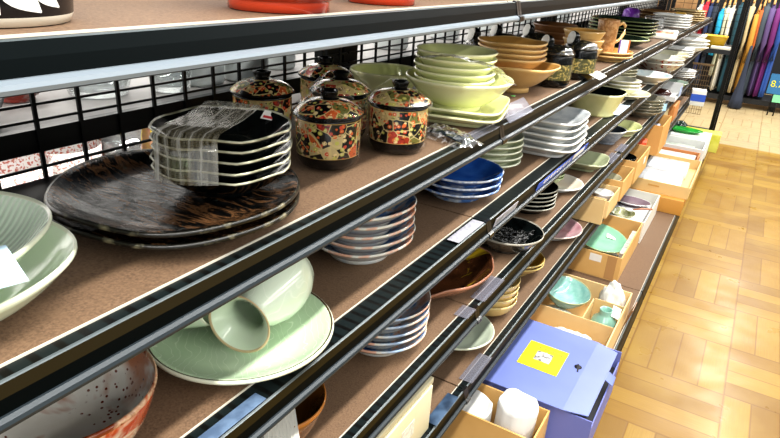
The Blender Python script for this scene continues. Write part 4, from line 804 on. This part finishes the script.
MB().box(-.06, .06, -.03, .03, 0, .018, bev=.003).obj('white_tray', mk('tray_white', 'D8D4C4', .5), None, (-.235, 4.742, z + .0007), (0, 0, 0), 'cream tray on the black display rack shelf edge', 'tray')
z = .1255
MB().lathe([(0, 0), (.03, 0), (.05, .03), (.045, .08), (.02, .10), (0, .1)], 20).obj('dark_teapot', mk('green_black_glaze', '1E332C', .2), None, (-.36, 4.76, z), label='dark green pot on the lower board of the display rack', cat='pot')
MB().lathe([(0, 0), (.03, 0), (.04, .03), (.035, .05), (0, .06)], 20).obj('olive_pot', mk('olive_pot', '6E7650', .3), None, (-.24, 4.78, z), label='olive pot on the lower board of the display rack', cat='pot')

# ------------------------------------------------------------------ clothes rack at the back
YR = 7.15
e = empty('clothes_rack', (0, YR, 0), 'black low clothes rack with dark base along the far aisle', 'rack')
add('hanging_rail', MB().tube([(-.95, 0, 1.20), (.66, 0, 1.20)], .014, 12), m_black, e)
for x in (-.93, .64): add('post', MB().box(x - .015, x + .015, -.015, .015, 0, 1.22), m_black, e)
add('base_board', MB().box(-.95, .66, -.13, .30, .05, .10), mk('rack_base', '101114', .6), e)
add('back_panel', MB().box(-.70, .62, .33, .35, .10, 1.1), mk('rack_back', '14161A', .7), e)
for x in (-.6, .24, .6): add('foot', MB().box(x - .02, x + .02, -.13, .28, .0, .05), m_black, e)
m_wood = mk('hanger_wood', 'C89A5A', .5)
def garment(name, x, ztop, zbot, wd, col, label, dep=.15, flare=1.1, sleeve=True, col2=None, sl=.55, sc=None, cat='clothing'):
    e = empty(name, (x, YR, 0), label, cat, 'clothes on the far rack')
    m = mk('cloth_' + name + '_' + col, col, .8, c2=col2 or col, sc=14, bump=.3, bsc=18)
    rnd = random.Random(x); ph = rnd.uniform(0, 6); H = ztop - zbot; vs = []; fs = []; n, L = 28, 12
    for j in range(L + 1):
        t = j / L; zz = ztop - H * t; q = min(1, t / .14); a = wd * .5 * (.45 + .55 * q) * (1 + (flare - 1) * t); b = dep * (.22 + .78 * q ** .6)
        for i in range(n):
            th = tau * i / n; f = 1 + .13 * t * sin(5 * th + ph) + .07 * t * sin(9 * th + 2 * ph + 2 * t)
            vs.append(Vector((a * cos(th) * f, b * sin(th) * f, zz)))
    fs = [(j * n + i, j * n + (i + 1) % n, (j + 1) * n + (i + 1) % n, (j + 1) * n + i) for j in range(L) for i in range(n)] + [list(range(n)), [L * n + i for i in range(n)][::-1]]
    add('garment_body', MB().add(vs, fs, 0, True), m, e)
    if sleeve:
        z1 = ztop - .06; Ls = H * sl
        add('sleeve', MB().tube([(0, -dep * .72, z1), (0, -dep * 1.02, z1 - Ls * .3), (.004, -dep * 1.12, z1 - Ls * .65), (.002, -dep * 1.1, z1 - Ls)], .03, 12, 0, [.028, wd * .42, wd * .40, wd * .34]), m, e)
    h = MB().tube([(0, -dep * .5, ztop - .02), (0, 0, ztop + .03), (0, dep * .5, ztop - .02)], .010, 8); h.tube([(0, 0, ztop + .03), (0, .020, 1.15), (0, .024, 1.21), (0, .012, 1.226), (0, -.016, 1.226), (0, -.024, 1.21)], .005, 8)
    add('hanger', h, m_wood, e); return e
G = [('shirt', 700, 8, 30, 'D9D4CC', .08, 'white shirt at the left of the far clothes rack'), ('jacket', 706.5, 5, 35, 'B9142E', .085, 'red jacket near the left of the far clothes rack'),
     ('jacket', 711, 6, 62, '1E2E54', .08, 'navy jacket right of the red one'), ('coat', 716, 6, 70, '17202E', .08, 'dark coat between the navy and cyan clothes'),
     ('blouse', 722, 12, 45, '1E9CC4', .09, 'cyan blouse behind the black rack post'), ('vest', 728, 8, 60, 'B4B49A', .06, 'light khaki vest just left of the black post'),
     ('shirt', 733, 8, 72, 'DAD2C0', .07, 'long cream shirt hanging behind the black post'), ('coat', 742, 5, 78, '14404C', .085, 'dark teal coat right of the black post'),
     ('coat', 748, 6, 80, '1A262E', .075, 'black-teal long coat right of the teal one'), ('shirt', 753, 6, 86, 'B8A67C', .06, 'beige long shirt left of the ochre dress'),
     ('dress', 758, 14, 84, 'B98A34', .095, 'ochre yellow dress in the middle of the far rack'), ('jacket', 763.2, 10, 82, 'B45C24', .05, 'thin orange jacket right of the ochre dress'),
     ('jacket', 768, 6, 84, '3A444C', .09, 'charcoal grey jacket left of the purple clothes'), ('coat', 773.5, 8, 90, '54406C', .095, 'dull purple coat left of the magenta jacket'),
     ('jacket', 780.5, 8, 92, '641A60', .10, 'magenta purple quilted jacket at the right edge'), ('jacket', 788, 4, 90, '244C94', .09, 'bright blue jacket cut by the right edge')]
def atY(u, v, y):
    d = CR.transposed() @ Vector(((u - 390) / FPX, (v - 219) / FPX, 1)); d *= y / d.y; return d + Vector((0, 0, CAM_H))
for nm, u, v0, v1, c, wd, L in G:
    p0 = atY(u, v0, YR - .15); zb_ = max(.13, p0.z - (v1 - v0) / 80.0)
    garment(nm, p0.x, min(p0.z + .05, 1.11), zb_, wd * .62, c, L)
e = empty('scarf', (-.085, YR - .23, 0), 'dark blue-grey scarf hanging low in front of the clothes', 'scarf')
add('scarf_cloth', MB().lathe([(0, .012), (.062, .012), (.05, .10), (.028, .25), (.018, .42), (.012, .60), (0, .61)], 24, 0, lambda a, t, r, q: 1 + .08 * sin(6 * a)), mk('scarf_cloth', '262E40', .8), e)
p_ = atY(776, 85, YR - .32)
e = empty('price_sign', p_, 'blue price sign with yellow figures at the right edge', 'sign', rz=-.1)
add('sign_board', MB().box(-.06, .10, -.002, .002, -.085, .10), mk('sign_blue', '2A6C9C', .5), e)
def text_mesh(s, size, m, par, loc):
    c = bpy.data.curves.new('figures', 'FONT'); c.body = s; c.size = size; c.extrude = .0006; t_ = bpy.data.objects.new('figures_source', c); COL.objects.link(t_)
    bpy.context.view_layer.update(); me = bpy.data.meshes.new_from_object(t_.evaluated_get(bpy.context.evaluated_depsgraph_get())); bpy.data.objects.remove(t_); o = bpy.data.objects.new('figures', me); COL.objects.link(o)
    me.materials.clear(); me.materials.append(m); o.parent = par; o.location = loc; o.rotation_euler = (pi / 2, 0, 0); return o
text_mesh('8.7', .085, mk('sign_yellow', 'E8D81E', .5), e, (-.045, -.0035, -.02))
e2 = empty('price_sign', (p_.x + .02, YR - .34, .30), 'pale green sign strip under the blue price sign', 'sign')
e2.location = atY(778, 99, YR - .33)
add('sign_board', MB().box(-.045, .09, -.002, .002, -.035, .035), mk('sign_green', '7CD09A', .5), e2)
add('sign_stand', MB().tube([(0, 0, -.035), (0, 0, -e2.location.z + .002)], .006, 8), m_black, e2)
add('sign_stand', MB().tube([(0, .004, -.085), (0, .004, -p_.z + .002)], .006, 8), m_black, e)
